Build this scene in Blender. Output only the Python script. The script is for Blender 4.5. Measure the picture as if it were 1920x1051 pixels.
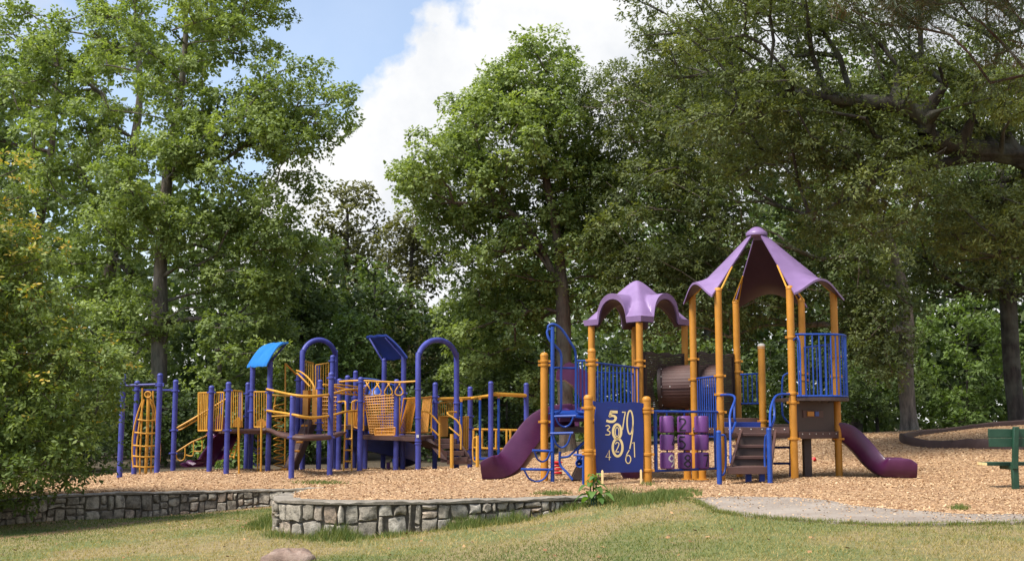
import bpy, math, random
import numpy as np
from mathutils import Vector

for o in list(bpy.data.objects):
    bpy.data.objects.remove(o)
SC = bpy.context.scene
COL = SC.collection
rng = np.random.default_rng(7)
random.seed(7)
R = math.radians

# ------------------------------------------------------------------ camera
F, CX, CY = 2230.0, 960.0, 525.5          # focal length and centre in photo pixels
PITCH = math.atan((790.0 - CY) / F)       # horizon lies at y = 790
CAMZ = 1.05
cam = bpy.data.cameras.new("camera")
cam.sensor_width = 36.0
cam.lens = F / 1920.0 * 36.0
cam.clip_start, cam.clip_end = 0.1, 3000.0
cam_o = bpy.data.objects.new("camera", cam)
COL.objects.link(cam_o)
cam_o.location = (0, 0, CAMZ)
cam_o.rotation_euler = (R(90) + PITCH, 0, 0)
SC.camera = cam_o

# ------------------------------------------------------------------ sun, sky
SUN_DIR = Vector((-0.46, -0.33, 0.86)).normalized()     # towards the sun
sun = bpy.data.lights.new("sun", 'SUN')
sun.energy = 3.0
sun.angle = R(18.0)
sun.color = (1.0, 0.95, 0.87)
sun_o = bpy.data.objects.new("sun", sun)
COL.objects.link(sun_o)
sun_o.rotation_euler = SUN_DIR.to_track_quat('Z', 'Y').to_euler()
SC.view_settings.view_transform = 'Standard'
SC.view_settings.look = 'None'
SC.view_settings.exposure = 1.22
SC.view_settings.gamma = 1.0
SC.cycles.use_denoising = True
SC.cycles.max_bounces = 8
SC.cycles.diffuse_bounces = 4
SC.cycles.transmission_bounces = 4
SC.cycles.transparent_max_bounces = 4
SC.cycles.caustics_reflective = False
SC.cycles.caustics_refractive = False

def ray(x, y):
    u, v = (x - CX) / F, (CY - y) / F
    c, s = math.cos(PITCH), math.sin(PITCH)
    return np.array((u, c - v * s, s + v * c))

def W(x, y, d):
    """photo pixel at forward distance d (metres) -> world point"""
    r = ray(x, y)
    r = r / r[1] * d
    return np.array((r[0], r[1], CAMZ + r[2]))

world = bpy.data.worlds.new("World")
SC.world = world
world.use_nodes = True
wn, wl = world.node_tree.nodes, world.node_tree.links
wn.clear()
def wnode(t, **kw):
    n = wn.new(t)
    for k, v in kw.items():
        setattr(n, k, v)
    return n
wout = wnode('ShaderNodeOutputWorld')
wbg = wnode('ShaderNodeBackground')
wl.new(wbg.outputs[0], wout.inputs[0])
sky = wnode('ShaderNodeTexSky', sky_type='NISHITA', sun_disc=False)
sky.sun_elevation = math.asin(SUN_DIR.z)
sky.sun_rotation = math.atan2(SUN_DIR.x, SUN_DIR.y)
sky.air_density, sky.dust_density, sky.ozone_density = 1.0, 1.5, 2.0
SKY_STR = 0.105
skys = wnode('ShaderNodeMix', data_type='RGBA', blend_type='MULTIPLY')
skys.inputs[0].default_value = 1.0
skys.inputs[7].default_value = (SKY_STR, SKY_STR, SKY_STR, 1)
wl.new(sky.outputs[0], skys.inputs[6])
tc = wnode('ShaderNodeTexCoord')
def wmath(op, a, b=None, clamp=False):
    n = wnode('ShaderNodeMath', operation=op, use_clamp=clamp)
    for i, v in enumerate((a, b)):
        if v is None:
            continue
        if isinstance(v, (int, float)):
            n.inputs[i].default_value = v
        else:
            wl.new(v, n.inputs[i])
    return n.outputs[0]
# the edge of the cumulus bank runs through these two directions
d1 = Vector(ray(590, 300)).normalized(); d2 = Vector(ray(905, 10)).normalized()
nrm = d1.cross(d2).normalized()
if nrm.dot(Vector(ray(1100, 300)).normalized()) < 0:
    nrm = -nrm
dotn = wnode('ShaderNodeVectorMath', operation='DOT_PRODUCT')
wl.new(tc.outputs['Generated'], dotn.inputs[0]); dotn.inputs[1].default_value = nrm
def wnoise(scale, detail, rough, w=0.0):
    n = wnode('ShaderNodeTexNoise', noise_dimensions='4D')
    n.inputs['Scale'].default_value = scale; n.inputs['Detail'].default_value = detail
    n.inputs['Roughness'].default_value = rough; n.inputs['W'].default_value = w
    wl.new(tc.outputs['Generated'], n.inputs['Vector'])
    return n.outputs['Fac']
n1 = wnoise(9.0, 8, 0.56, 2.3)
n2 = wnoise(4.2, 7, 0.55, 5.1)
edge = wmath('ADD', dotn.outputs['Value'], wmath('MULTIPLY', wmath('SUBTRACT', n1, 0.5), 0.16))
bank = wmath('MULTIPLY', wmath('ADD', edge, 0.022), 75.0, clamp=True)
wisp = wmath('MULTIPLY', wmath('SUBTRACT', n2, 0.565), 7.0, clamp=True)
wisp = wmath('ADD', wmath('MULTIPLY', wisp, 0.6), 0.22)
mask = wmath('MAXIMUM', bank, wisp)
n3 = wnoise(7.0, 6, 0.6, 8.8)
cr = wnode('ShaderNodeValToRGB')
cr.color_ramp.elements[0].position = 0.33; cr.color_ramp.elements[0].color = (0.345, 0.36, 0.385, 1)
cr.color_ramp.elements[1].position = 0.62; cr.color_ramp.elements[1].color = (0.475, 0.472, 0.465, 1)
wl.new(n3, cr.inputs[0])
mix = wnode('ShaderNodeMix', data_type='RGBA')
wl.new(mask, mix.inputs[0]); wl.new(skys.outputs[2], mix.inputs[6]); wl.new(cr.outputs[0], mix.inputs[7])
wl.new(mix.outputs[2], wbg.inputs[0])
wbg.inputs[1].default_value = 1.0

# ------------------------------------------------------------------ materials
def srgb(r, g, b):
    f = lambda c: (c / 255 / 12.92) if c / 255 <= 0.04045 else ((c / 255 + 0.055) / 1.055) ** 2.4
    return (f(r), f(g), f(b), 1.0)

class Mat:
    def __init__(s, name):
        s.m = bpy.data.materials.new(name); s.m.use_nodes = True
        s.n, s.l = s.m.node_tree.nodes, s.m.node_tree.links
        s.b = s.n['Principled BSDF']; s.out = s.n['Material Output']
        s._co = None
    def node(s, t, **kw):
        n = s.n.new(t)
        for k, v in kw.items():
            setattr(n, k, v)
        return n
    def co(s):
        if s._co is None:
            s._co = s.node('ShaderNodeTexCoord').outputs['Object']
        return s._co
    def noise(s, scale, detail=4, rough=0.55, vec=None, stretch=None):
        n = s.node('ShaderNodeTexNoise')
        n.inputs['Scale'].default_value = scale; n.inputs['Detail'].default_value = detail; n.inputs['Roughness'].default_value = rough
        v = vec or s.co()
        if stretch:
            mp = s.node('ShaderNodeMapping'); mp.inputs['Scale'].default_value = stretch
            s.l.new(v, mp.inputs[0]); v = mp.outputs[0]
        s.l.new(v, n.inputs['Vector'])
        return n.outputs['Fac']
    def ramp(s, fac, stops):
        r = s.node('ShaderNodeValToRGB'); e = r.color_ramp.elements
        while len(e) < len(stops):
            e.new(0.5)
        for el, (p, c) in zip(e, stops):
            el.position = p; el.color = c if len(c) == 4 else (*c, 1)
        s.l.new(fac, r.inputs[0]); return r.outputs[0]
    def mix(s, fac, a, b, blend='MIX'):
        m = s.node('ShaderNodeMix', data_type='RGBA', blend_type=blend)
        for i, v in ((0, fac), (6, a), (7, b)):
            if isinstance(v, (int, float)):
                m.inputs[i].default_value = v
            elif isinstance(v, tuple):
                m.inputs[i].default_value = v if len(v) == 4 else (*v, 1)
            else:
                s.l.new(v, m.inputs[i])
        return m.outputs[2]
    def color(s, v):
        if isinstance(v, tuple):
            s.b.inputs['Base Color'].default_value = v
        else:
            s.l.new(v, s.b.inputs['Base Color'])
    def set(s, **kw):
        for k, v in kw.items():
            s.b.inputs[k.replace('_', ' ')].default_value = v
        return s
    def bump(s, h, strength=0.3, dist=0.02):
        b = s.node('ShaderNodeBump'); b.inputs['Strength'].default_value = strength; b.inputs['Distance'].default_value = dist
        s.l.new(h, b.inputs['Height']); s.l.new(b.outputs[0], s.b.inputs['Normal'])
    def attr(s, name):
        return s.node('ShaderNodeAttribute', attribute_name=name).outputs['Fac']

def plastic(name, c, rough=0.42, wear=0.25, scuff=None):
    m = Mat(name)
    f = m.noise(2.5, 6, 0.65)
    d = tuple(x * (1 - wear) for x in c[:3]); l = tuple(min(1, x * (1 + wear * .6) + 0.012 * wear * 4) for x in c[:3])
    col = m.ramp(f, [(0.32, d), (0.68, l)])
    f2 = m.noise(38, 3, 0.6)
    sc_ = scuff or (0.25, 0.22, 0.19)
    fac = m.ramp(f2, [(0.66, (0, 0, 0)), (0.8, (0.35, 0.35, 0.35))])
    col = m.mix(fac, col, sc_)
    m.color(col)
    rr = m.node('ShaderNodeMapRange'); rr.inputs['To Min'].default_value = rough - .08; rr.inputs['To Max'].default_value = rough + .2
    m.l.new(f, rr.inputs[0]); m.l.new(rr.outputs[0], m.b.inputs['Roughness'])
    m.bump(m.noise(60, 2, 0.5), 0.08, 0.004)
    return m.m

M = {}
M['yellow'] = plastic('yellow_post_coating', srgb(180, 120, 28), 0.5, 0.16, (0.40, 0.26, 0.1))
M['yellow2'] = plastic('yellow_rail_coating', srgb(194, 140, 40), 0.5, 0.18, (0.45, 0.32, 0.14))
M['violet'] = plastic('violet_blue_post_coating', srgb(52, 58, 138), 0.5, 0.28, (0.17, 0.18, 0.27))
M['blue'] = plastic('blue_rail_coating', srgb(0, 58, 144), 0.42, 0.2, (0.03, 0.12, 0.34))
M['navy'] = plastic('deep_blue_panel', srgb(0, 36, 116), 0.5, 0.12, (0.02, 0.06, 0.32))
M['skyblue'] = plastic('light_blue_roof_plastic', srgb(24, 112, 190), 0.4, 0.12)
M['lilac'] = plastic('lilac_roof_plastic', srgb(128, 102, 144), 0.36, 0.14)
M['plum'] = plastic('plum_slide_plastic', srgb(74, 22, 64), 0.32, 0.18)
M['purple'] = plastic('purple_roller_plastic', srgb(100, 50, 116), 0.42, 0.16)
M['plumshade'] = plastic('plum_underside_shade', srgb(50, 15, 38), 0.5, 0.15, (0.05, 0.01, 0.02))  # plum darkened so the shade under the roofs is in the colour
M['brown'] = plastic('brown_deck_plastic', srgb(74, 47, 41), 0.55, 0.2)
M['darkbrown'] = plastic('dark_brown_panel_plastic', srgb(52, 36, 31), 0.55, 0.2)
M['cream'] = plastic('cream_routed_digits', srgb(238, 214, 150), 0.6, 0.08)
M['black'] = plastic('black_print', srgb(22, 18, 26), 0.6, 0.1)
M['greenp'] = plastic('green_bench_coating', srgb(8, 58, 38), 0.5, 0.25, (0.02, 0.09, 0.06))
M['red'] = plastic('red_plastic', srgb(190, 24, 30), 0.45, 0.15)
M['edging'] = plastic('dark_brown_edging', srgb(56, 35, 30), 0.6, 0.3)
M['bolt'] = plastic('steel_bolt', srgb(190, 186, 178), 0.35, 0.1)
def wood():
    m = Mat('pale_stake_wood')
    f = m.noise(6, 5, 0.6, stretch=(6, 6, 0.6))
    m.color(m.ramp(f, [(0.3, srgb(200, 170, 112)), (0.7, srgb(236, 214, 160))])); m.set(Roughness=0.8)
    return m.m
M['wood'] = wood()
def bark(name, a, b, sc=1.0):
    m = Mat(name)
    f = m.noise(7 * sc, 7, 0.7, stretch=(1, 1, 0.22))
    f2 = m.noise(1.6 * sc, 3, 0.5)
    c = m.ramp(f, [(0.34, a), (0.52, tuple((x + y) / 2 for x, y in zip(a, b))), (0.68, b)])
    c = m.mix(m.ramp(f2, [(0.45, (0, 0, 0)), (0.7, (0.5, 0.5, 0.5))]), c, (0.16, 0.17, 0.13, 1))
    m.color(c); m.set(Roughness=0.95); m.bump(f, 0.9, 0.05)
    return m.m
M['bark_grey'] = bark('grey_bark', (0.045, 0.036, 0.03, 1), (0.27, 0.22, 0.18, 1))
M['bark_brown'] = bark('brown_bark', (0.03, 0.02, 0.016, 1), (0.16, 0.11, 0.085, 1))
M['bark_dark'] = bark('dark_bark', (0.014, 0.011, 0.009, 1), (0.075, 0.06, 0.05, 1))
M['bark_red'] = bark('reddish_pine_bark', (0.025, 0.012, 0.008, 1), (0.10, 0.045, 0.028, 1))

def leafmat(name, dark, mid, light, trans=0.42, gloss=0.55, tint=None):
    m = Mat(name)
    t = m.attr('tone')
    stops = [(0.0, dark), (0.5, mid), (0.92 if tint else 1.0, light)]
    if tint:
        stops.append((1.0, tint))
    c = m.ramp(t, stops)
    m.color(c); m.set(Roughness=gloss); m.b.inputs['Specular IOR Level'].default_value = 0.35
    tr = m.node('ShaderNodeBsdfTranslucent')
    tcol = m.mix(1.0, c, (1.25, 1.3, 0.5, 1), 'MULTIPLY')
    m.l.new(tcol, tr.inputs[0])
    mx = m.node('ShaderNodeMixShader'); mx.inputs[0].default_value = trans
    m.l.new(m.b.outputs[0], mx.inputs[1]); m.l.new(tr.outputs[0], mx.inputs[2]); m.l.new(mx.outputs[0], m.out.inputs[0])
    return m.m
L = {}
L['poplar'] = leafmat('bright_oak_leaf', (0.11, 0.155, 0.045), (0.235, 0.30, 0.095), (0.36, 0.42, 0.16))
L['oak'] = leafmat('green_oak_leaf', (0.075, 0.115, 0.042), (0.155, 0.21, 0.075), (0.25, 0.31, 0.12))
L['willow'] = leafmat('willow_oak_leaf', (0.055, 0.075, 0.03), (0.12, 0.148, 0.052), (0.225, 0.25, 0.08))
L['dark'] = leafmat('deep_green_leaf', (0.04, 0.065, 0.027), (0.075, 0.11, 0.042), (0.125, 0.17, 0.064))
L['olive'] = leafmat('olive_leaf', (0.085, 0.088, 0.036), (0.155, 0.155, 0.062), (0.23, 0.22, 0.095))
L['fresh'] = leafmat('fresh_green_leaf', (0.08, 0.125, 0.038), (0.15, 0.22, 0.062), (0.22, 0.31, 0.095))
L['young'] = leafmat('young_oak_leaf', (0.085, 0.125, 0.033), (0.175, 0.235, 0.062), (0.31, 0.36, 0.11), tint=(0.66, 0.42, 0.07))
L['needle'] = leafmat('pine_needle', (0.035, 0.05, 0.022), (0.055, 0.075, 0.032), (0.11, 0.065, 0.03), 0.15)
L['weed'] = leafmat('weed_leaf', (0.07, 0.14, 0.03), (0.12, 0.22, 0.05), (0.19, 0.32, 0.085))
L['grass'] = leafmat('grass_blade', (0.075, 0.135, 0.03), (0.23, 0.23, 0.07), (0.42, 0.32, 0.135), 0.35, 0.7)

# ------------------------------------------------------------------ mesh helpers
class MB:
    def __init__(s):
        s.v, s.f = [], []
    def add(s, vs, fs):
        b = len(s.v)
        s.v.extend([tuple(map(float, p)) for p in vs]); s.f.extend([tuple(b + i for i in f) for f in fs])
        return s
    def box(s, c, size, ax=None):
        c = np.array(c, float); h = np.array(size, float) / 2
        ax = np.eye(3) if ax is None else np.array(ax, float)
        vs = [c + ax[0] * h[0] * i + ax[1] * h[1] * j + ax[2] * h[2] * k for i in (-1, 1) for j in (-1, 1) for k in (-1, 1)]
        return s.add(vs, [(0, 1, 3, 2), (4, 6, 7, 5), (0, 4, 5, 1), (2, 3, 7, 6), (0, 2, 6, 4), (1, 5, 7, 3)])
    def tube(s, pts, r, seg=8, caps=True, smooth=0):
        P = [np.array(p, float) for p in pts]
        if smooth:
            P = catmull(P, smooth)
        n = len(P)
        rs = [r] * n if np.isscalar(r) else list(np.interp(np.linspace(0, 1, n), np.linspace(0, 1, len(r)), r))
        T = []
        for i in range(n):
            t = P[min(i + 1, n - 1)] - P[max(i - 1, 0)]
            T.append(t / (np.linalg.norm(t) + 1e-9))
        up = np.array((0, 0, 1.0)) if abs(T[0][2]) < 0.9 else np.array((1.0, 0, 0))
        a = np.cross(T[0], up); a /= np.linalg.norm(a)
        vs = []
        for i in range(n):
            a = a - T[i] * np.dot(a, T[i]); a /= np.linalg.norm(a) + 1e-9
            b = np.cross(T[i], a)
            for k in range(seg):
                an = 2 * math.pi * k / seg
                vs.append(P[i] + (a * math.cos(an) + b * math.sin(an)) * rs[i])
        fs = [(i * seg + k, i * seg + (k + 1) % seg, (i + 1) * seg + (k + 1) % seg, (i + 1) * seg + k) for i in range(n - 1) for k in range(seg)]
        if caps:
            fs.append(tuple(range(seg))[::-1]); fs.append(tuple((n - 1) * seg + k for k in range(seg)))
        return s.add(vs, fs)
    def lathe(s, base, prof, seg=16):
        """prof: list of (radius, z) above base"""
        base = np.array(base, float); vs = []
        for (r, z) in prof:
            for k in range(seg):
                an = 2 * math.pi * k / seg
                vs.append(base + np.array((r * math.cos(an), r * math.sin(an), z)))
        n = len(prof)
        fs = [(i * seg + k, i * seg + (k + 1) % seg, (i + 1) * seg + (k + 1) % seg, (i + 1) * seg + k) for i in range(n - 1) for k in range(seg)]
        fs.append(tuple(range(seg))[::-1]); fs.append(tuple((n - 1) * seg + k for k in range(seg)))
        return s.add(vs, fs)
    def grid(s, G, closed_u=False, closed_v=False):
        G = np.array(G, float); nu, nv = G.shape[:2]
        fs = []
        for i in range(nu if closed_u else nu - 1):
            for j in range(nv if closed_v else nv - 1):
                i2, j2 = (i + 1) % nu, (j + 1) % nv
                fs.append((i * nv + j, i2 * nv + j, i2 * nv + j2, i * nv + j2))
        return s.add(G.reshape(-1, 3), fs)
    def shell(s, G, off):
        """closed solid between grid G and G + off (off: array or vector)"""
        G = np.array(G, float); B = G + np.array(off, float); nu, nv = G.shape[:2]
        n = nu * nv
        vs = list(G.reshape(-1, 3)) + list(B.reshape(-1, 3)); fs = []
        for i in range(nu - 1):
            for j in range(nv - 1):
                q = (i * nv + j, (i + 1) * nv + j, (i + 1) * nv + j + 1, i * nv + j + 1)
                fs.append(q); fs.append(tuple(n + k for k in q[::-1]))
        per = [i * nv for i in range(nu)] + [(nu - 1) * nv + j for j in range(1, nv)] + [i * nv + nv - 1 for i in range(nu - 2, -1, -1)] + [j for j in range(nv - 2, 0, -1)]
        for a, b in zip(per, per[1:] + per[:1]):
            fs.append((b, a, n + a, n + b))
        return s.add(vs, fs)
    def prism(s, poly, depth):
        """poly: 3-D planar outline, depth: offset vector"""
        P = [np.array(p, float) for p in poly]; d = np.array(depth, float); n = len(P)
        fs = [tuple(range(n))[::-1], tuple(range(n, 2 * n))] + [(i, (i + 1) % n, n + (i + 1) % n, n + i) for i in range(n)]
        return s.add(P + [p + d for p in P], fs)

def catmull(P, k):
    P = [2 * P[0] - P[1]] + P + [2 * P[-1] - P[-2]]
    out = []
    for i in range(1, len(P) - 2):
        for j in range(k):
            t = j / k
            a, b, c, d = P[i - 1], P[i], P[i + 1], P[i + 2]
            out.append(0.5 * ((2 * b) + (c - a) * t + (2 * a - 5 * b + 4 * c - d) * t * t + (-a + 3 * b - 3 * c + d) * t ** 3))
    out.append(P[-2])
    return out

def link(name, me, mat, parent=None, loc=(0, 0, 0)):
    o = bpy.data.objects.new(name, me)
    COL.objects.link(o)
    if mat is not None and not me.materials:
        me.materials.append(mat)
    if parent is not None:
        o.parent = parent
    else:
        o.location = loc
    return o

def build(name, mb, mat, parent=None, smooth=True, origin=None, angle=40, bevel=0.0):
    """mesh of world coordinates; origin = the root's location for parts"""
    og = np.array(origin if origin is not None else (0, 0, 0), float)
    me = bpy.data.meshes.new(name)
    me.from_pydata([tuple(np.array(v) - og) for v in mb.v], [], mb.f)
    me.validate()
    o = link(name, me, mat, parent, tuple(og))
    if bevel:
        bv = o.modifiers.new('bevel', 'BEVEL'); bv.width = bevel; bv.segments = 2; bv.limit_method = 'ANGLE'; bv.angle_limit = R(40)
    if smooth:
        me.polygons.foreach_set('use_smooth', [True] * len(me.polygons))
        try:
            me.set_sharp_from_angle(angle=R(angle))
        except Exception:
            pass
    return o

def thing(name, loc, label, cat, group=None):
    o = bpy.data.objects.new(name, None); COL.objects.link(o)
    o.empty_display_size = 0.2
    o.location = tuple(map(float, loc))
    tag(o, label, cat, group)
    return o

def tag(o, label=None, cat=None, group=None, kind=None):
    if label: o['label'] = label
    if cat: o['category'] = cat
    if group: o['group'] = group
    if kind: o['kind'] = kind
    return o

def npmesh(name, V, Fc, tone=None, smooth=False):
    """V (n,3) float, Fc (m,k) int"""
    me = bpy.data.meshes.new(name)
    n, (m, k) = len(V), Fc.shape
    me.vertices.add(n); me.vertices.foreach_set('co', V.astype(np.float32).ravel())
    me.loops.add(m * k); me.loops.foreach_set('vertex_index', Fc.astype(np.int32).ravel())
    me.polygons.add(m)
    me.polygons.foreach_set('loop_start', np.arange(0, m * k, k, dtype=np.int32))
    if smooth:
        me.polygons.foreach_set('use_smooth', np.ones(m, dtype=bool))
    if tone is not None:
        a = me.attributes.new('tone', 'FLOAT', 'POINT'); a.data.foreach_set('value', tone.astype(np.float32))
    me.update(calc_edges=True)
    return me

def unit(a):
    return a / (np.linalg.norm(a, axis=-1, keepdims=True) + 1e-9)
# ------------------------------------------------------------------ ground heights
class RBF:
    def __init__(s, pts, reg=0.02):
        P = np.array(pts, float); s.P = P[:, :2]
        D = np.linalg.norm(s.P[:, None] - s.P[None], axis=2)
        n = len(P); A = np.zeros((n + 1, n + 1)); A[:n, :n] = -np.sqrt(D * D + 0.6) - reg * 0; A[:n, :n] -= -reg * np.eye(n)
        A[:n, n] = 1; A[n, :n] = 1
        s.w = np.linalg.solve(A, np.append(P[:, 2], 0))
    def __call__(s, x, y):
        x = np.clip(np.asarray(x, float), -17, 24); y = np.clip(np.asarray(y, float), 3, 44)
        D = np.sqrt((x[..., None] - s.P[:, 0]) ** 2 + (y[..., None] - s.P[:, 1]) ** 2 + 0.6)
        return -(D @ s.w[:-1]) + s.w[-1]

mul = [W(*p) for p in [
    # post feet of the yellow structure, the stairs and slide feet
    (1021, 905, 20.6), (1104, 917, 19.6), (1215, 906, 20.4), (1350, 902, 21.4), (1489, 898, 21.1), (1570, 897, 22.0), (1385, 898, 23.6),
    (1349, 909, 19.8), (1444, 907, 19.8), (1690, 897, 21.6), (930, 906, 20.0), (1300, 903, 22.7),
    (1911, 923, 18.6), (1700, 833, 29.5), (1775, 840, 28), (1855, 843, 26.5), (1640, 814, 34.5), (1920, 797, 34.5), (1800, 882, 23), (1640, 866, 26),
    (1060, 850, 31), (1250, 840, 32), (1100, 884, 25),
    # purple structure feet, left wall top
    (547, 899, 27), (619, 894, 27.5), (222, 897, 28.5), (297, 889, 28.5), (426, 890, 28.5), (505, 884, 29), (674, 884, 29), (742, 882, 29.3), (784, 881, 28.8),
    (870, 881, 29), (920, 878, 30), (980, 872, 31.5), (325, 887, 30.5), (600, 882, 31.5),
    (100, 928, 22.6), (220, 923, 23.5), (330, 921.5, 24.2), (450, 918.5, 24.6), (560, 916, 24.3), (0, 938, 21.6), (680, 912, 23.4),
    # near wall top
    (518, 934, 17.3), (560, 938, 16.9), (650, 940, 16.7), (760, 939, 16.8), (880, 937, 17.0), (1000, 934, 17.4), (1090, 931, 17.7), (1160, 928, 17.9), (565, 921, 20.6),
    # along the paving
    (1250, 924, 17.9), (1310, 936, 16.5), (1400, 933, 16.9), (1500, 934, 16.6), (1600, 950, 15.0), (1700, 958, 14.4), (1800, 966, 13.8), (1920, 968, 13.6), (2100, 972, 13.3),
    (1500, 915, 18.6), (1700, 915, 18.6)]]
HM = RBF(mul)
law = [W(*p) for p in [
    (0, 1051, 15.8), (-300, 1051, 16.2), (540, 1051, 13.8), (1000, 1051, 12.4), (1500, 1051, 10.7), (1920, 1051, 10.3), (2300, 1051, 10.2),
    (515, 992, 17.3), (660, 1013, 16.4), (800, 998, 16.6), (900, 985, 16.8), (1000, 971, 17.2), (1090, 948, 17.5), (1200, 934, 17.8), (1290, 927, 17.5),
    (1340, 959, 15.2), (1500, 976, 13.8), (1650, 985, 13.1), (1920, 982, 13.3),
    (1310, 938, 16.5), (1400, 935, 16.9), (1500, 936, 16.6), (1600, 952, 15.0), (1700, 960, 14.4), (1800, 968, 13.8), (1920, 970, 13.6), (2100, 974, 13.3),
    (515, 948, 24.3), (400, 959, 24.4), (300, 967, 23.9), (230, 971, 23.5), (80, 979, 22.1), (0, 1000, 20), (-150, 1010, 19)]]
law += [(0, 3, -.55), (-6, 5, -.75), (6, 5, -.3), (-14, 26, -.85), (-14, 36, -.7), (-5, 36, -.5)]
HL = RBF(law)

def wallpts(l):
    return np.array([W(*p) for p in l])
LEFT_WALL = [(-240, 952, 19.8), (-120, 946, 20.6), (0, 938, 21.6), (100, 929, 22.6), (220, 923, 23.5), (330, 921.5, 24.2), (450, 918.5, 24.6), (560, 916, 24.4), (675, 912, 23.7)]
NEAR_WALL = [(625, 916, 22.6), (590, 918, 21.6), (556, 922, 20.2), (530, 927, 18.7), (518, 932, 17.6), (528, 936, 17.05), (570, 938.5, 16.75), (650, 940, 16.65), (760, 939.5, 16.7), (880, 937, 16.95), (1000, 934, 17.3), (1090, 931, 17.6), (1165, 928, 17.9), (1230, 926, 18.15)]
LW, NW = wallpts(LEFT_WALL), wallpts(NEAR_WALL)
PATH_TOP = [(1300, 938), (1345, 934), (1400, 932.5), (1500, 933.5), (1560, 941), (1600, 950), (1700, 958), (1800, 966), (1920, 968), (2150, 973)]
PATH_BOT = [(1300, 940), (1312, 946), (1340, 959), (1400, 968), (1500, 976), (1650, 985), (1800, 984), (1920, 982), (2150, 984)]
def hit(x, y, H):
    r = ray(x, y); r = r / r[1]
    ds = np.linspace(8, 60, 2600)
    z = CAMZ + r[2] * ds; h = H(r[0] * ds, ds)
    i = int(np.argmax(z < h))
    d = ds[i]
    return np.array((r[0] * d, d, h[i]))
PT = np.array([hit(x, y, HL) for x, y in PATH_TOP]); PB = np.array([hit(x, y, HL) for x, y in PATH_BOT])
GRASS_EDGE = np.array([hit(1262, 923, HM), hit(1295, 927, HM)])
POLY = np.vstack([LW[:-1, :2], [[LW[-1, 0] - .25, LW[-1, 1] - .1]], NW[:-1, :2], GRASS_EDGE[:, :2], PT[:, :2],
                  [[22, 14], [24, 30], [20, 35.5], [11.5, 35.2], [6, 36.5], [2.6, 36], [0.2, 33.5], [-3, 33.0], [-7, 32.5], [-10.5, 31.2], [-12.5, 28.5], [-12.2, 24]]])

def inside(x, y, poly):
    x, y = np.asarray(x, float), np.asarray(y, float); r = np.zeros(x.shape, bool)
    n = len(poly)
    for i in range(n):
        (x1, y1), (x2, y2) = poly[i], poly[(i + 1) % n]
        c = (y1 > y) != (y2 > y)
        with np.errstate(divide='ignore', invalid='ignore'):
            xi = (x2 - x1) * (y - y1) / (y2 - y1 + 1e-12) + x1
        r ^= c & (x < xi)
    return r
def pdist(x, y, line, closed=True):
    x, y = np.asarray(x, float), np.asarray(y, float); best = np.full(x.shape, 1e9)
    n = len(line)
    for i in range(n if closed else n - 1):
        a, b = np.array(line[i][:2]), np.array(line[(i + 1) % n][:2]); ab = b - a
        t = np.clip(((x - a[0]) * ab[0] + (y - a[1]) * ab[1]) / (ab @ ab + 1e-12), 0, 1)
        best = np.minimum(best, np.hypot(x - a[0] - t * ab[0], y - a[1] - t * ab[1]))
    return best
def sdist(x, y):
    return np.where(inside(x, y, POLY), 1, -1) * pdist(x, y, POLY)
_s = [(rng.uniform(0.5, 2.6), rng.uniform(0, 6.28), rng.uniform(0, 6.28)) for _ in range(14)]
def wob(x, y, k=1.0):
    z = 0
    for i, (f, a, p) in enumerate(_s):
        z = z + np.sin((x * math.cos(a) + y * math.sin(a)) * f * k + p) / 14 ** .5
    return z
WALL_X = NW[-1, 0]
def mulch_z(x, y):
    s = sdist(x, y)
    z = HM(x, y) + 0.022 * wob(x, y, 1.1) * np.clip(s, 0, 1)
    e = np.where(x < WALL_X, 0.20, 0.05)      # the fill stops behind the wall stones
    return np.where(s > e, z + 0.03, z + 0.03 - np.where(x < WALL_X, 7.0, 0.9) * (e - s))
def lawn_z(x, y):
    s = sdist(x, y)
    far = np.clip((np.hypot(x, y) - 45) / 60, 0, 1)
    t = np.clip((s + 0.02) / 0.3, 0, 1)
    out = HL(x, y) + 0.015 * wob(x, y, 0.8)
    # woodland floor behind the mulch
    bk = np.clip((y - 25) / 4, 0, 1) * (s < 0.3)
    z = np.where(s > -0.02, out * (1 - t) + np.minimum(out, HM(x, y) - 0.15) * t, out)
    zb = HM(x, y) - 0.06 - 0.02 * np.clip(-s, 0, 30) * 0
    z = z * (1 - bk) + np.where(s < 0.3, zb, z) * bk
    z = np.where(s >= 0.3, HM(x, y) - 0.15, z)
    return z * (1 - far) + (-0.5) * far
def ground_z(x, y):
    x, y = np.asarray(x, float), np.asarray(y, float)
    return np.where(sdist(x, y) > 0.05, mulch_z(x, y), lawn_z(x, y))

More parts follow.
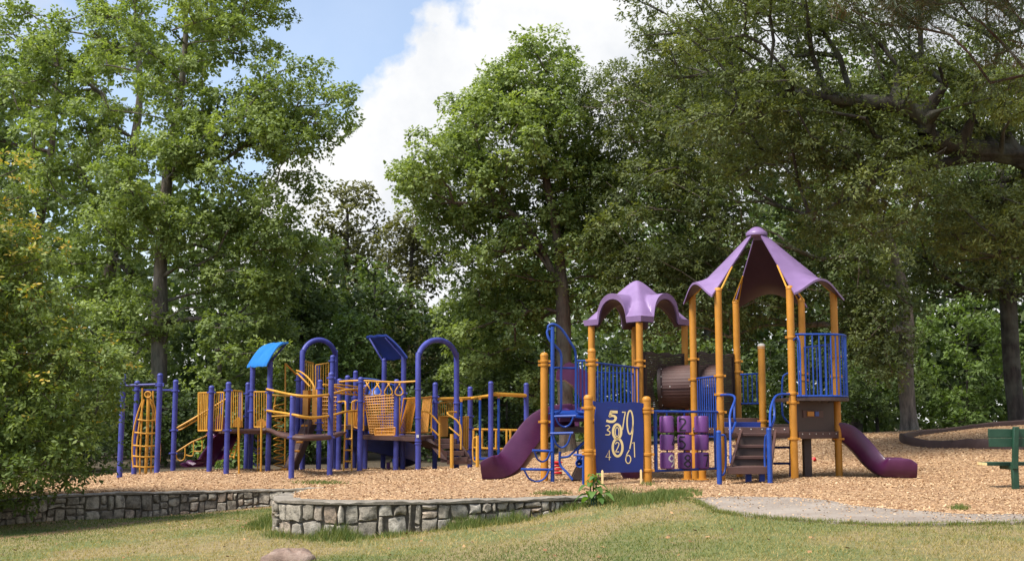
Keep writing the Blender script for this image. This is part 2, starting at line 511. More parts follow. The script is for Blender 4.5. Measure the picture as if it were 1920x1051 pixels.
def dirt(x, y):
    w_ = np.exp(-(pdist(x, y, LW, False) / 0.75) ** 2) * (0.75 + .35 * wob(x, y, 1.6)) * np.clip((-x - 3.4) / 1.2, 0, 1)
    trail = np.exp(-(pdist(x, y, TRAIL, False) / 0.32) ** 2) * 0.8
    return np.clip(np.maximum(w_, trail), 0, 1)
TRAIL = [(-9.5, 18.0), (-8.0, 18.9), (-6.9, 20.4), (-6.3, 22)]
def sheet(name, xs, ys, zf, mat, keep=None, attr=None):
    X, Y = np.meshgrid(xs, ys, indexing='ij'); Z = zf(X, Y)
    V = np.stack([X, Y, Z], -1).reshape(-1, 3); nx, ny = X.shape
    i, j = np.meshgrid(np.arange(nx - 1), np.arange(ny - 1), indexing='ij'); a = (i * ny + j).ravel()
    Fc = np.stack([a, a + ny, a + ny + 1, a + 1], -1)
    if keep is not None:
        k = keep(X, Y).ravel(); Fc = Fc[k[Fc].any(1)]
    me = npmesh(name, V, Fc, smooth=True)
    if attr is not None:
        a_ = me.attributes.new('dirt', 'FLOAT', 'POINT'); a_.data.foreach_set('value', attr(X, Y).astype(np.float32).ravel())
    o = link(name, me, mat); tag(o, kind='structure')
    return o

def lawn_mat():
    m = Mat('patchy_lawn')
    co = m.co()
    big = m.noise(0.55, 5, 0.6, co); fine = m.noise(9, 6, 0.7, co); fine2 = m.noise(45, 3, 0.7, co)
    g = m.ramp(fine, [(0.3, (0.07, 0.105, 0.026)), (0.55, (0.15, 0.17, 0.048)), (0.75, (0.24, 0.22, 0.08))])
    d = m.ramp(fine, [(0.3, (0.14, 0.115, 0.05)), (0.5, (0.26, 0.2, 0.09)), (0.75, (0.36, 0.28, 0.14))])
    c = m.mix(m.ramp(big, [(0.42, (0, 0, 0)), (0.56, (1, 1, 1))]), g, d)
    c = m.mix(m.ramp(m.noise(1.3, 5, 0.65, co), [(0.6, (0, 0, 0)), (0.72, (0.6, 0.6, 0.6))]), c, (0.2, 0.115, 0.06))
    c = m.mix(m.ramp(fine2, [(0.35, (0.45, 0.45, 0.45)), (0.6, (0, 0, 0))]), c, (0.03, 0.035, 0.012))
    # the woodland floor away from the mown grass is dark leaf litter
    sep = m.node('ShaderNodeSeparateXYZ'); m.l.new(co, sep.inputs[0])
    def rng_(o, a, b):
        n = m.node('ShaderNodeMapRange'); n.inputs['From Min'].default_value = a; n.inputs['From Max'].default_value = b
        m.l.new(o, n.inputs[0]); return n.outputs[0]
    c = m.mix(rng_(sep.outputs[1], 26, 29), c, m.ramp(fine, [(0.3, (0.025, 0.02, 0.012)), (0.7, (0.11, 0.08, 0.045))]))
    c = m.mix(m.attr('dirt'), c, m.ramp(fine, [(0.3, (0.17, 0.085, 0.042)), (0.55, (0.30, 0.17, 0.085)), (0.75, (0.40, 0.27, 0.15))]))
    m.color(c); m.set(Roughness=0.95); m.bump(fine2, 0.8, 0.03)
    return m.m
def mulch_mat():
    m = Mat('wood_chip_mulch')
    co = m.co()
    v = m.node('ShaderNodeTexVoronoi'); v.inputs['Scale'].default_value = 26; v.inputs['Randomness'].default_value = 1
    mp = m.node('ShaderNodeMapping'); mp.inputs['Scale'].default_value = (1, 0.75, 1); m.l.new(co, mp.inputs[0])
    wn_ = m.node('ShaderNodeTexNoise'); wn_.inputs['Scale'].default_value = 14; m.l.new(co, wn_.inputs['Vector'])
    ad = m.node('ShaderNodeVectorMath', operation='ADD'); m.l.new(mp.outputs[0], ad.inputs[0])
    sc_ = m.node('ShaderNodeVectorMath', operation='SCALE'); sc_.inputs['Scale'].default_value = 0.12; m.l.new(wn_.outputs['Color'], sc_.inputs[0]); m.l.new(sc_.outputs[0], ad.inputs[1])
    m.l.new(ad.outputs[0], v.inputs['Vector'])
    sp = m.node('ShaderNodeSeparateColor'); m.l.new(v.outputs['Color'], sp.inputs[0])
    c = m.ramp(sp.outputs[0], [(0.0, (0.12, 0.058, 0.026)), (0.3, (0.31, 0.175, 0.08)), (0.7, (0.47, 0.30, 0.155)), (1.0, (0.60, 0.42, 0.25))])
    c = m.mix(m.ramp(v.outputs['Distance'], [(0.35, (0, 0, 0)), (0.75, (0.55, 0.55, 0.55))]), c, (0.1, 0.045, 0.02))
    c = m.mix(m.ramp(m.noise(0.7, 4, 0.6, co), [(0.42, (0, 0, 0)), (0.7, (0.4, 0.4, 0.4))]), c, (0.30, 0.155, 0.07))
    m.color(c); m.set(Roughness=0.95); m.bump(v.outputs['Distance'], 0.6, 0.03)
    return m.m
M['lawn'], M['mulch'] = lawn_mat(), mulch_mat()
dense = np.arange(-15, 20.01, 0.22)
xs = np.concatenate([[-900, -400, -200, -100, -60, -40, -30, -24, -20, -17], dense, [21, 23, 26, 30, 40, 60, 100, 200, 400, 900]])
ys = np.concatenate([[-300, -100, -40, -15, -5, 0, 3, 5, 7, 8], np.arange(8.5, 40, 0.22), [41, 43, 46, 50, 60, 80, 120, 250, 500, 1500]])
sheet('lawn', xs, ys, lawn_z, M['lawn'], attr=dirt)
sheet('mulch_bed', np.arange(-13.4, 25, 0.16), np.arange(12.5, 37.5, 0.16), mulch_z, M['mulch'], keep=lambda X, Y: sdist(X, Y) > np.where(X < WALL_X, 0.02, -0.45))

# paved path: concrete strip with a worn edge, following the ground
def path_mat():
    m = Mat('worn_concrete'); co = m.co()
    a = m.noise(1.2, 6, 0.6, co); b = m.noise(30, 4, 0.7, co)
    c = m.ramp(a, [(0.3, (0.19, 0.155, 0.125)), (0.7, (0.31, 0.265, 0.22))])
    c = m.mix(m.ramp(b, [(0.55, (0, 0, 0)), (0.72, (0.5, 0.5, 0.5))]), c, (0.13, 0.10, 0.075))
    m.color(c); m.set(Roughness=0.9); m.bump(b, 0.35, 0.01)
    return m.m
M['path'] = path_mat()
nT = 60
def resample(P, n):
    P = np.array(P); s = np.concatenate([[0], np.cumsum(np.linalg.norm(np.diff(P[:, :2], axis=0), axis=1))])
    t = np.linspace(0, s[-1], n)
    return np.stack([np.interp(t, s, P[:, k]) for k in range(P.shape[1])], -1)
PTR, PBR = resample(PT, nT), resample(PB, nT)
G = []
for i in range(nT):
    row = []
    a = PTR[i] + (PTR[i] - PBR[i]) * 0.12; b = PBR[i] + np.array((0, 0.05 * math.sin(i * 1.7) + .04 * math.sin(i * .61), 0))
    for j in range(9):
        p = a + (b - a) * j / 8
        row.append((p[0], p[1], float(lawn_z(p[0], p[1])) + 0.028))
    G.append(row)
G = np.array(G)
o = build('concrete_path', MB().shell(G, (0, 0, -0.12)), M['path']); tag(o, kind='structure')
# ------------------------------------------------------------------ dry-laid stone walls, each stone a part
def stone_mat():
    m = Mat('grey_field_stone'); co = m.co()
    rnd = m.node('ShaderNodeObjectInfo').outputs['Random']
    base = m.ramp(rnd, [(0.0, (0.21, 0.185, 0.145)), (0.35, (0.30, 0.265, 0.21)), (0.6, (0.36, 0.32, 0.255)), (0.85, (0.45, 0.41, 0.34)), (1.0, (0.38, 0.28, 0.20))])
    n = m.noise(9, 7, 0.7, co); n2 = m.noise(3.2, 4, 0.6, co); n3 = m.noise(26, 4, 0.7, co)
    c = m.mix(m.ramp(n, [(0.40, (0.7, 0.7, 0.7)), (0.56, (0, 0, 0))]), base, (0.055, 0.048, 0.038))
    c = m.mix(m.ramp(n2, [(0.55, (0, 0, 0)), (0.75, (0.55, 0.55, 0.55))]), c, (0.44, 0.41, 0.35))
    c = m.mix(m.ramp(n3, [(0.6, (0, 0, 0)), (0.75, (0.6, 0.6, 0.6))]), c, (0.03, 0.032, 0.022))
    m.color(c); m.set(Roughness=0.95); m.bump(n, 0.9, 0.03)
    return m.m
def mortar_mat():
    m = Mat('dark_wall_core'); co = m.co()
    m.color(m.ramp(m.noise(14, 5, 0.7, co), [(0.3, (0.06, 0.052, 0.042)), (0.7, (0.16, 0.135, 0.105))])); m.set(Roughness=1.0)
    return m.m
def cap_mat():
    m = Mat('weathered_coping'); co = m.co()
    a = m.noise(5, 7, 0.7, co)
    c = m.ramp(a, [(0.3, (0.11, 0.095, 0.075)), (0.55, (0.23, 0.20, 0.16)), (0.75, (0.34, 0.30, 0.25))])
    c = m.mix(m.ramp(m.noise(30, 4, 0.7, co), [(0.55, (0, 0, 0)), (0.7, (0.7, 0.7, 0.7))]), c, (0.06, 0.055, 0.04))
    m.color(c); m.set(Roughness=0.95); m.bump(a, 0.8, 0.03)
    return m.m
M['stone'], M['mortar'], M['coping'] = stone_mat(), mortar_mat(), cap_mat()

class Curve2:
    def __init__(s, P):
        Q = np.array(catmull([np.array(p) for p in P], 10)); s.Q = Q
        s.s = np.concatenate([[0], np.cumsum(np.linalg.norm(np.diff(Q[:, :2], axis=0), axis=1))]); s.L = s.s[-1]
    def at(s, t):
        p = np.array([np.interp(t, s.s, s.Q[:, k]) for k in range(3)])
        a = np.array([np.interp(min(t + .06, s.L), s.s, s.Q[:, k]) for k in range(2)]); b = np.array([np.interp(max(t - .06, 0), s.s, s.Q[:, k]) for k in range(2)])
        t_ = a - b; t_ /= np.linalg.norm(t_) + 1e-9
        return p, np.array((t_[0], t_[1], 0)), np.array((t_[1], -t_[0], 0))      # point, tangent, outward (to the right of travel)

def make_wall(pts, label, seed):
    rs = random.Random(seed)
    C = Curve2(pts)
    mid = C.at(C.L / 2)[0]
    root = thing('stone_wall', (mid[0], mid[1], float(lawn_z(mid[0], mid[1]))), label, 'wall', 'low stone retaining walls')
    og = np.array(root.location)
    # bottoms along the curve
    def bot(t):
        p, T, O = C.at(t)
        q = p + O * 0.12
        return min(float(lawn_z(q[0], q[1])) - 0.06, p[2] - 0.10)
    n = int(C.L / 0.12)
    core, cap = [], []
    for i in range(n + 1):
        t = C.L * i / n
        p, T, O = C.at(t); zb = bot(t)
        core.append([p + O * -0.02 + np.array((0, 0, zb - p[2])), p + O * -0.02 - np.array((0, 0, 0.045)), p - O * 0.32 - np.array((0, 0, 0.045)), p - O * 0.32 + np.array((0, 0, zb - p[2]))])
        j = 0.015 * math.sin(t * 7.3 + seed) + 0.012 * math.sin(t * 17.1)
        j2 = 0.012 * math.sin(t * 5.1 + 2) + 0.008 * math.sin(t * 23)
        cap.append([p + O * (0.045 + j) + np.array((0, 0, -0.035)), p + O * (0.05 + j) + np.array((0, 0, -0.005 + j2)), p - O * (0.05) + np.array((0, 0, 0.012 + j2)), p - O * 0.34 + np.array((0, 0, 0.008)), p - O * 0.34 + np.array((0, 0, -0.09)), p - O * 0.05 + np.array((0, 0, -0.05))])
    build('wall_core', MB().grid(np.array(core)), M['mortar'], root, origin=og)
    build('coping', MB().grid(np.array(cap), closed_v=True), M['coping'], root, origin=og)
    # random ashlar by splitting bays
    rects = []
    def split(u0, u1, v0, v1, k=0):
        w, h = u1 - u0, (v1 - v0) * 0.52
        ar = w * h
        if ar < 0.04 or (ar < 0.10 and max(w / h, h / w) < 1.7 and rs.random() < 0.7):
            rects.append((u0, u1, v0, v1)); return
        if (w > h) != (rs.random() < 0.16):
            c = u0 + w * rs.uniform(0.32, 0.68); split(u0, c, v0, v1); split(c, u1, v0, v1)
        else:
            c = v0 + (v1 - v0) * rs.uniform(0.32, 0.68); split(u0, u1, v0, c); split(u0, u1, c, v1)
    u = 0.0
    while u < C.L - 0.05:
        w = min(rs.uniform(0.45, 0.95), C.L - u)
        split(u, u + w, 0.0, 1.0); u += w
    for (u0, u1, v0, v1) in rects:
        jt = 0.0075
        uc, vc = (u0 + u1) / 2, (v0 + v1) / 2
        proud = rs.uniform(0.006, 0.06); rd = rs.uniform(0.008, 0.02)
        ang = [k for k in range(8)]
        skew = rs.uniform(-.12, .12)
        ring = [(-1, -1), (0, -1), (1, -1), (1, 0), (1, 1), (0, 1), (-1, 1), (-1, 0)]
        V = []
        p, T, O = C.at(uc); 
        def pos(a, b, dpt):
            t = uc + a; q, T_, O_ = C.at(min(max(t, 0), C.L)); zb = bot(min(max(t, 0), C.L)); zt = q[2] - 0.038
            z = zb + (zt - zb) * vc + b
            return (q[0] + O_[0] * dpt, q[1] + O_[1] * dpt, z)
        H = (p[2] - 0.038 - bot(uc))
        hw, hh = (u1 - u0) / 2 - jt, (v1 - v0) / 2 * H - jt
        if hh < 0.015 or hw < 0.02:
            continue
        jit = [(rs.uniform(-.022, .022), rs.uniform(-.022, .022)) for _ in ring]
        for lev, (ins, dep) in enumerate(((0, -0.06), (0, 0.004 + proud * .35), (rd, proud))):
            for (sx, sy), (jx, jy) in zip(ring, jit):
                corner = 0.91 if sx and sy else 1.0
                a = sx * (hw - ins) * (corner if lev else 1) + jx; b = sy * (hh - ins) * (corner if lev else 1) + jy + (skew * a * .5 if lev else 0)
                a = max(-hw, min(hw, a)); b = max(-hh, min(hh, b))
                V.append(pos(a, b, dep + (rs.uniform(-.008, .010) if lev == 2 else 0)))
        V.append(pos(0, 0, proud + rs.uniform(0.0, 0.022)))
        Fs = [(l * 8 + k, l * 8 + (k + 1) % 8, (l + 1) * 8 + (k + 1) % 8, (l + 1) * 8 + k) for l in range(2) for k in range(8)] + [(16 + k, 16 + (k + 1) % 8, 24) for k in range(8)]
        build('stone', MB().add(V, Fs), M['stone'], root, origin=og, angle=50)
    return root
make_wall(LW, 'long stone retaining wall partly hidden behind the yellowing young tree', 3)
make_wall(NW, 'curved stone retaining wall round the mulch corner, weed growing at its end', 11)
# ------------------------------------------------------------------ trees
LEAF_N = 0
def leaves_mesh(name, C, A, Nn, Ln, Wd, tone, fold=0.0):
    """rhombic leaves: C base, A axis, Nn normal"""
    A = unit(A); S = unit(np.cross(A, Nn)); N2 = np.cross(S, A)
    Ln, Wd = Ln[:, None], Wd[:, None]
    V = np.stack([C, C + A * Ln * 0.45 + S * Wd - N2 * Wd * fold, C + A * Ln, C + A * Ln * 0.45 - S * Wd - N2 * Wd * fold], 1).reshape(-1, 3)
    n = len(C); Fc = np.arange(4 * n).reshape(n, 4)
    return npmesh(name, V, Fc, np.repeat(np.clip(tone, 0, 1), 4))

def tubes_mesh(name, segs, nseg=6):
    """segs: (p0, p1, r0, r1) arrays"""
    p0, p1, r0, r1 = [np.array(a) for a in segs]
    T = unit(p1 - p0); up = np.where(np.abs(T[:, 2:3]) < 0.9, np.array([[0, 0, 1.0]]), np.array([[1.0, 0, 0]]))
    a = unit(np.cross(T, up)); b = np.cross(T, a)
    an = np.linspace(0, 2 * np.pi, nseg, endpoint=False)
    ring = a[:, None] * np.cos(an)[None, :, None] + b[:, None] * np.sin(an)[None, :, None]
    V = np.concatenate([p0[:, None] + ring * r0[:, None, None], p1[:, None] + ring * r1[:, None, None]], 1).reshape(-1, 3)
    n = len(p0); k = np.arange(nseg); k2 = (k + 1) % nseg
    q = np.stack([k, k2, k2 + nseg, k + nseg], -1)
    Fc = (np.arange(n)[:, None, None] * 2 * nseg + q[None]).reshape(-1, 4)
    return npmesh(name, V, Fc, smooth=True)

def make_tree(name, label, base, trunk, lobes, leaf, barkm, r0=0.2, clump=0.7, lpc=180, leaf_len=0.13, leaf_w=0.33, seed=1, group=None, flat=0.6,
              inner=0.35, thin=1.0, up=0.55, tuft=9, cat='tree', rtip=0.008, tonevar=0.22, droop=0.0, tone0=0.42, tintf=0.0, maxbr=1.0, limbs=None):
    """base: ground point; trunk: list of world points from the base up; lobes: (centre, radii, n clumps)"""
    g = np.random.default_rng(seed)
    base = np.array(base, float)
    # clump centres, pushed apart
    cl = []
    for (c, rad, n) in lobes:
        d = unit(g.normal(size=(n * 3, 3))); r = (inner ** 3 + (1 - inner ** 3) * g.random(n * 3)) ** (1 / 3)
        P = np.array(c) + d * r[:, None] * np.array(rad)
        keep = []
        md = 0.62 * (np.prod(rad) / n) ** (1 / 3) * 1.25
        for p in P:
            if len(keep) >= n: break
            if all(((p - q) ** 2).sum() > md * md for q in keep[-60:]): keep.append(p)
        cl += keep
    cl = np.array(cl)
    cl = cl[cl[:, 2] > base[2] + 0.25]
    # skeleton
    tp = catmull([np.array(p, float) for p in trunk], 5)
    pos = [tp[0]]; par = [-1]; pl = [0.0]
    for p in tp[1:]:
        pos.append(p); par.append(len(pos) - 2); pl.append(pl[-1] + np.linalg.norm(p - pos[-2]) * 0.15)
    ntr = len(pos); first = ntr // 3 if ntr > 6 else 1
    for lb in (limbs or []):
        lp = catmull([np.array(p, float) for p in lb], 5)
        j = int(np.argmin([np.linalg.norm(np.array(q) - lp[0]) for q in pos[:ntr]]))
        for p in lp:
            pos.append(p); par.append(j); pl.append(pl[j] + np.linalg.norm(p - pos[j]) * 0.2); j = len(pos) - 1
    order = np.argsort([np.min(np.linalg.norm(np.array(pos[first:ntr]) - c, axis=1)) for c in cl])
    tips = []
    for i in order:
        c = cl[i]
        PP = np.array(pos); dv = c - PP; dist = np.linalg.norm(dv, axis=1)
        cost = dist + 0.35 * np.array(pl) + np.where(dv[:, 2] < -0.1 * dist, 1.2 * (-dv[:, 2]), 0)
        cost[:first] += 50
        j = int(np.argmin(cost)); a = np.array(pos[j]); L_ = dist[j]
        k = max(1, int(L_ / 0.55)); prev = j
        side = unit(g.normal(size=3)) * L_ * 0.10 + np.array((0, 0, L_ * 0.07))
        for m_ in range(1, k + 1):
            t = m_ / k
            p = a + (c - a) * t + side * math.sin(math.pi * t)
            pos.append(p); par.append(prev); pl.append(pl[prev] + L_ / k); prev = len(pos) - 1
        tips.append(prev)
    pos = np.array(pos); par = np.array(par); cnt = np.zeros(len(pos))
    for t in tips: cnt[t] += 1
    for i in range(len(pos) - 1, 0, -1):
        cnt[par[i]] += cnt[i]
    tot = cnt[0] + 1e-6
    rad = np.maximum(rtip, r0 * (cnt / tot) ** 0.52 * maxbr); 
    hfrac = np.linspace(1, 0.25, ntr)
    rad[:ntr] = np.maximum(rad[:ntr], r0 * hfrac * 0.55)
    rad[0] = r0 * 1.35
    if ntr > 2: rad[1] = max(rad[1], r0 * 1.08)
    idx = np.arange(1, len(pos))
    root = thing(name, base, label, cat, group)
    cnti = cnt[idx]
    p0, p1 = pos[par[idx]] - base, pos[idx] - base
    rp = np.where(par[idx] < ntr, np.where(idx < ntr, rad[par[idx]], np.minimum(rad[par[idx]], rad[idx] * 1.25)), rad[par[idx]])
    ist = idx < ntr
    me = tubes_mesh('trunk', (p0[ist], p1[ist] + unit(p1 - p0)[ist] * 0.02, rp[ist], rad[idx][ist]), 12)
    link('trunk', me, barkm, root)
    if (~ist).any():
        me = tubes_mesh('branches', (p0[~ist], p1[~ist] + unit(p1 - p0)[~ist] * 0.01, rp[~ist], rad[idx][~ist]), 6)
        o = link('branches', me, barkm, root); tag(o, kind='stuff')
    # foliage: clumps -> tufts -> leaves
    nt = max(3, int(lpc / tuft))
    nC = len(cl)
    ctone = tone0 + g.normal(size=nC) * tonevar * 0.6
    crad = clump * g.uniform(0.7, 1.3, nC)
    d = unit(g.normal(size=(nC, nt, 3)) + np.array((0, 0, 0.42))); r = g.random((nC, nt, 1)) ** 0.34
    T = cl[:, None] + d * r * crad[:, None, None] * np.array((1, 1, flat)) 
    T[..., 2] -= droop * (r[..., 0] ** 2) * crad[:, None]
    if thin < 1: keepT = g.random((nC, nt)) < thin
    else: keepT = np.ones((nC, nt), bool)
    tc_ = T[keepT]; td = d[keepT]; tt = np.broadcast_to(ctone[:, None], (nC, nt))[keepT] + g.normal(size=keepT.sum()) * tonevar * 0.35
    n = len(tc_) * tuft
    C = np.repeat(tc_, tuft, 0); D = np.repeat(td, tuft, 0); tn = np.repeat(tt, tuft) + g.normal(size=n) * tonevar * 0.45
    dirs = unit(g.normal(size=(n, 3)) + D * 0.7 + np.array((0, 0, -0.15 - droop)))
    C = C + dirs * g.uniform(0.0, leaf_len * 0.9, (n, 1))
    Nn = unit(D * 0.7 + np.array((0, 0, up + .15)) + g.normal(size=(n, 3)) * 0.45)
    dirs = unit(dirs - Nn * (dirs * Nn).sum(1, keepdims=True) * 0.8)
    if tintf:
        topf = np.clip((C[:, 2] - base[2]) / 7.0, 0, 1)
        hot = g.random(len(tc_)) < tintf * np.clip((tc_[:, 2] - base[2] - 1.0) / 3.0, 0, 1.6) ** 1.5 * np.clip(td[:, 2] + .5, 0, 1.5)
        tn = np.where(np.repeat(hot, tuft), 0.93 + 0.07 * g.random(n), np.clip(tn, 0, 0.9))
    Ln = leaf_len * g.uniform(0.65, 1.3, n)
    me = leaves_mesh('crown', C - base, dirs, Nn, Ln, Ln * leaf_w, tn)
    o = link('crown', me, leaf, root); tag(o, kind='stuff')
    global LEAF_N
    LEAF_N += n
    return root

def gbase(px, d):
    x = (px - CX) / F * d
    return np.array((x, d, float(ground_z(x, d)) - 0.05))
def lob(x0, x1, y0, y1, d, n, dep=None):
    a, b, c = W((x0 + x1) / 2, (y0 + y1) / 2, d), W(x1, (y0 + y1) / 2, d), W((x0 + x1) / 2, y0, d)
    rx, rz = b[0] - a[0], c[2] - a[2]
    return (a, (rx, dep or rx * 0.8, rz), n)
def tr(base, *pts):
    return [base] + [W(*p) for p in pts]
# left: young tree with yellowing tips beside the wall
b = np.array((W(-70, 960, 21)[0], 21.0, 0)); b[2] = float(lawn_z(b[0], b[1])) - .05
make_tree('young_oak', 'young tree with yellowing leaf tips and low branches in front of the stone wall', b,
          [b, b + (0.05, 0, 2), b + (0.1, 0.05, 4), b + (0.2, 0, 6.2)],
          [lob(-280, 110, 270, 560, 21.2, 60, 1.5), lob(-240, 165, 420, 700, 20.8, 80, 1.7), lob(-260, 225, 580, 850, 20.8, 100, 1.8), lob(-240, 200, 740, 965, 20.6, 76, 1.7)],
          L['young'], M['bark_brown'], r0=0.11, clump=0.42, lpc=250, leaf_len=0.085, leaf_w=0.27, seed=21, tuft=8, tintf=0.13, inner=0.2, flat=0.7, tonevar=0.3, tone0=0.45)
# big tall oak, left
b = gbase(300, 38)
make_tree('tall_oak', 'tallest oak with straight grey trunk standing behind the climbing frame', b,
          tr(b, (298, 700, 38), (302, 480, 38), (318, 300, 38), (345, 120, 38), (350, -60, 38)),
          [lob(330, 545, -90, 130, 38, 46, 2.6), lob(140, 420, -60, 240, 39, 40, 2.8), lob(420, 668, 120, 300, 37.5, 40, 1.8), lob(330, 600, 190, 420, 37, 52, 2.5), lob(180, 400, 260, 480, 37, 40, 2.4), lob(340, 590, 380, 600, 37.5, 55, 2.2), lob(270, 420, 90, 340, 36.8, 26, 1.6), lob(240, 370, 380, 470, 36.6, 10, 1), lob(160, 330, 520, 800, 37.5, 30, 2), lob(360, 580, 560, 850, 37.5, 50, 2.2)],
          L['poplar'], M['bark_grey'], r0=0.26, clump=0.62, lpc=320, leaf_len=0.12, seed=2, inner=0.25, tuft=10, up=0.6)
b = gbase(180, 43)
make_tree('tall_oak', 'tall oak with several pale forked stems between tallest oak and young tree', b,
          tr(b, (190, 600, 43), (240, 330, 43), (262, 180, 43), (255, 40, 43)),
          [lob(150, 330, -60, 140, 43.5, 30, 2.2), lob(-40, 190, 20, 220, 43, 42, 2.6), lob(60, 260, 180, 420, 42, 42, 2.6), lob(90, 280, 380, 640, 42, 36, 2.4), lob(100, 300, 600, 860, 42, 36, 2.4)],
          L['poplar'], M['bark_grey'], r0=0.24, clump=0.66, lpc=250, leaf_len=0.145, seed=5, inner=0.25, tuft=10, tone0=0.40)
b = gbase(20, 47)
make_tree('tall_oak', 'broad oak rising behind the yellowing young tree', b,
          tr(b, (40, 600, 47), (90, 330, 47), (110, 120, 47)),
          [lob(-120, 90, 60, 330, 47, 40, 2.8), lob(-100, 120, 300, 560, 46, 40, 2.8), lob(-120, 140, 520, 860, 46, 40, 2.8)],
          L['oak'], M['bark_brown'], r0=0.26, clump=0.75, lpc=170, leaf_len=0.19, seed=6, inner=0.25, tuft=10)
# centre back
b = gbase(640, 56)
make_tree('open_crowned_tree', 'tree with thin open grey green crown against the white cloud', b,
          tr(b, (645, 640, 56), (648, 520, 56), (652, 400, 56)),
          [lob(580, 725, 345, 520, 56, 40, 2.2), lob(570, 720, 490, 620, 56, 36, 2.2)],
          L['olive'], M['bark_dark'], r0=0.2, clump=0.75, lpc=110, leaf_len=0.2, seed=8, inner=0.2, tuft=7, tone0=0.3)
b = gbase(765, 52)
make_tree('olive_tree', 'olive brown leaved tree between open crowned tree and spreading oak', b,
          tr(b, (765, 640, 52), (768, 540, 52), (775, 430, 52)),
          [lob(715, 850, 395, 560, 52, 38, 2), lob(690, 860, 560, 700, 52, 36, 2.2), lob(690, 850, 680, 860, 52, 30, 2)],
          L['olive'], M['bark_dark'], r0=0.2, clump=0.72, lpc=130, leaf_len=0.18, seed=9, inner=0.2, tuft=8, tone0=0.36)
b = gbase(560, 44)
make_tree('dense_tree', 'dense green tree behind the light blue shade roof', b,
          tr(b, (560, 700, 44), (565, 560, 44), (570, 460, 44)),
          [lob(480, 650, 430, 620, 44, 40, 2.2), lob(440, 660, 580, 780, 43.5, 50, 2.4), lob(450, 660, 740, 880, 43, 36, 2.2)],
          L['oak'], M['bark_dark'], r0=0.2, clump=0.66, lpc=180, leaf_len=0.165, seed=10, inner=0.2, tuft=10, tone0=0.36)
b = gbase(700, 46)
make_tree('dense_tree', 'dark round tree behind the tilted deep blue roof', b,
          tr(b, (700, 700, 46), (702, 600, 46), (704, 500, 46)),
          [lob(600, 790, 500, 680, 46.5, 46, 2.3), lob(600, 800, 640, 870, 46, 50, 2.4)],
          L['oak'], M['bark_dark'], r0=0.2, clump=0.7, lpc=170, leaf_len=0.17, seed=12, inner=0.2, tuft=10, tone0=0.3)
b = gbase(655, 38.5)
make_tree('small_tree', 'small fresh green tree behind the first violet arch', b,
          tr(b, (656, 780, 38.5), (658, 690, 38.5), (658, 610, 38.5)),
          [lob(612, 705, 575, 740, 38.5, 34, 1.0), lob(600, 715, 690, 860, 38.5, 34, 1.1)],
          L['fresh'], M['bark_brown'], r0=0.08, clump=0.45, lpc=150, leaf_len=0.13, seed=13, inner=0.2, tuft=8, tone0=0.4)
# centre right: spreading oak with brown trunk
b = gbase(1064, 36)
make_tree('spreading_oak', 'spreading bright green oak with brown trunk behind the yellow play tower', b,
          tr(b, (1058, 700, 36), (1055, 560, 36), (1044, 440, 36), (1020, 310, 36), (1005, 160, 36)),
          [lob(915, 1100, 70, 260, 36.5, 46, 2.2), lob(740, 960, 250, 420, 35.5, 56, 2.2), lob(840, 1100, 160, 400, 36, 60, 2.6), lob(1000, 1160, 220, 460, 37, 36, 2.2), lob(800, 1080, 370, 560, 36.5, 50, 2.4), lob(820, 1060, 500, 760, 37.5, 66, 2), lob(1010, 1190, 300, 620, 37, 56, 2.2), lob(830, 940, 150, 300, 36, 14, 1.5)],
          L['poplar'], M['bark_brown'], r0=0.23, clump=0.6, lpc=330, leaf_len=0.115, seed=3, inner=0.25, tuft=10, up=0.6,
          limbs=[[W(1050, 540, 36), W(1000, 440, 36), W(940, 390, 35.5), W(850, 380, 35)], [W(1052, 545, 36), W(1000, 470, 35.8), W(930, 470, 35), W(870, 430, 35)]])
b = gbase(900, 45)
make_tree('dense_tree', 'deep green tree behind the second violet arch', b,
          tr(b, (900, 760, 45), (900, 680, 45), (905, 600, 45)),
          [lob(790, 980, 560, 760, 45, 50, 2.4), lob(780, 1010, 700, 880, 44, 50, 2.4)],
          L['dark'], M['bark_dark'], r0=0.18, clump=0.66, lpc=180, leaf_len=0.16, seed=14, inner=0.2, tuft=10, tone0=0.5)
# right: willow oaks
b = gbase(1700, 36)
make_tree('willow_oak', 'dark willow oak with grey trunk beside the brown mulch edging', b,
          tr(b, (1698, 700, 36), (1696, 560, 36), (1640, 380, 36), (1560, 200, 36), (1500, 40, 36)),
          [lob(1140, 1440, 120, 360, 35, 70, 3), lob(1090, 1400, 300, 520, 34.5, 80, 2.6), lob(1130, 1480, 440, 640, 35, 80, 2.4), lob(1380, 1700, 120, 420, 35.5, 70, 3), lob(1450, 1720, 380, 640, 35, 60, 2.4), lob(1560, 1720, 520, 720, 34, 30, 1.6), lob(1200, 1420, 20, 200, 36, 30, 2), lob(1070, 1270, 110, 350, 35.5, 44, 2.2)],
          L['willow'], M['bark_grey'], r0=0.24, clump=0.72, lpc=320, leaf_len=0.115, leaf_w=0.22, seed=4, inner=0.3, tuft=10, droop=0.25, tone0=0.38)
b = gbase(1903, 38.5)
make_tree('willow_oak', 'willow oak with thick dark lichened trunk behind the green bench', b,
          tr(b, (1898, 700, 38.5), (1890, 560, 38.5), (1880, 420, 38.5), (1870, 200, 38.5)),
          [lob(1720, 2050, 150, 420, 38.5, 60, 3), lob(1680, 1900, 360, 560, 37.5, 50, 2.4), lob(1850, 2080, 380, 560, 38, 40, 2.4)],
          L['willow'], M['bark_dark'], r0=0.27, clump=0.72, lpc=210, leaf_len=0.15, leaf_w=0.22, seed=15, inner=0.3, tuft=10, droop=0.2, tone0=0.34)
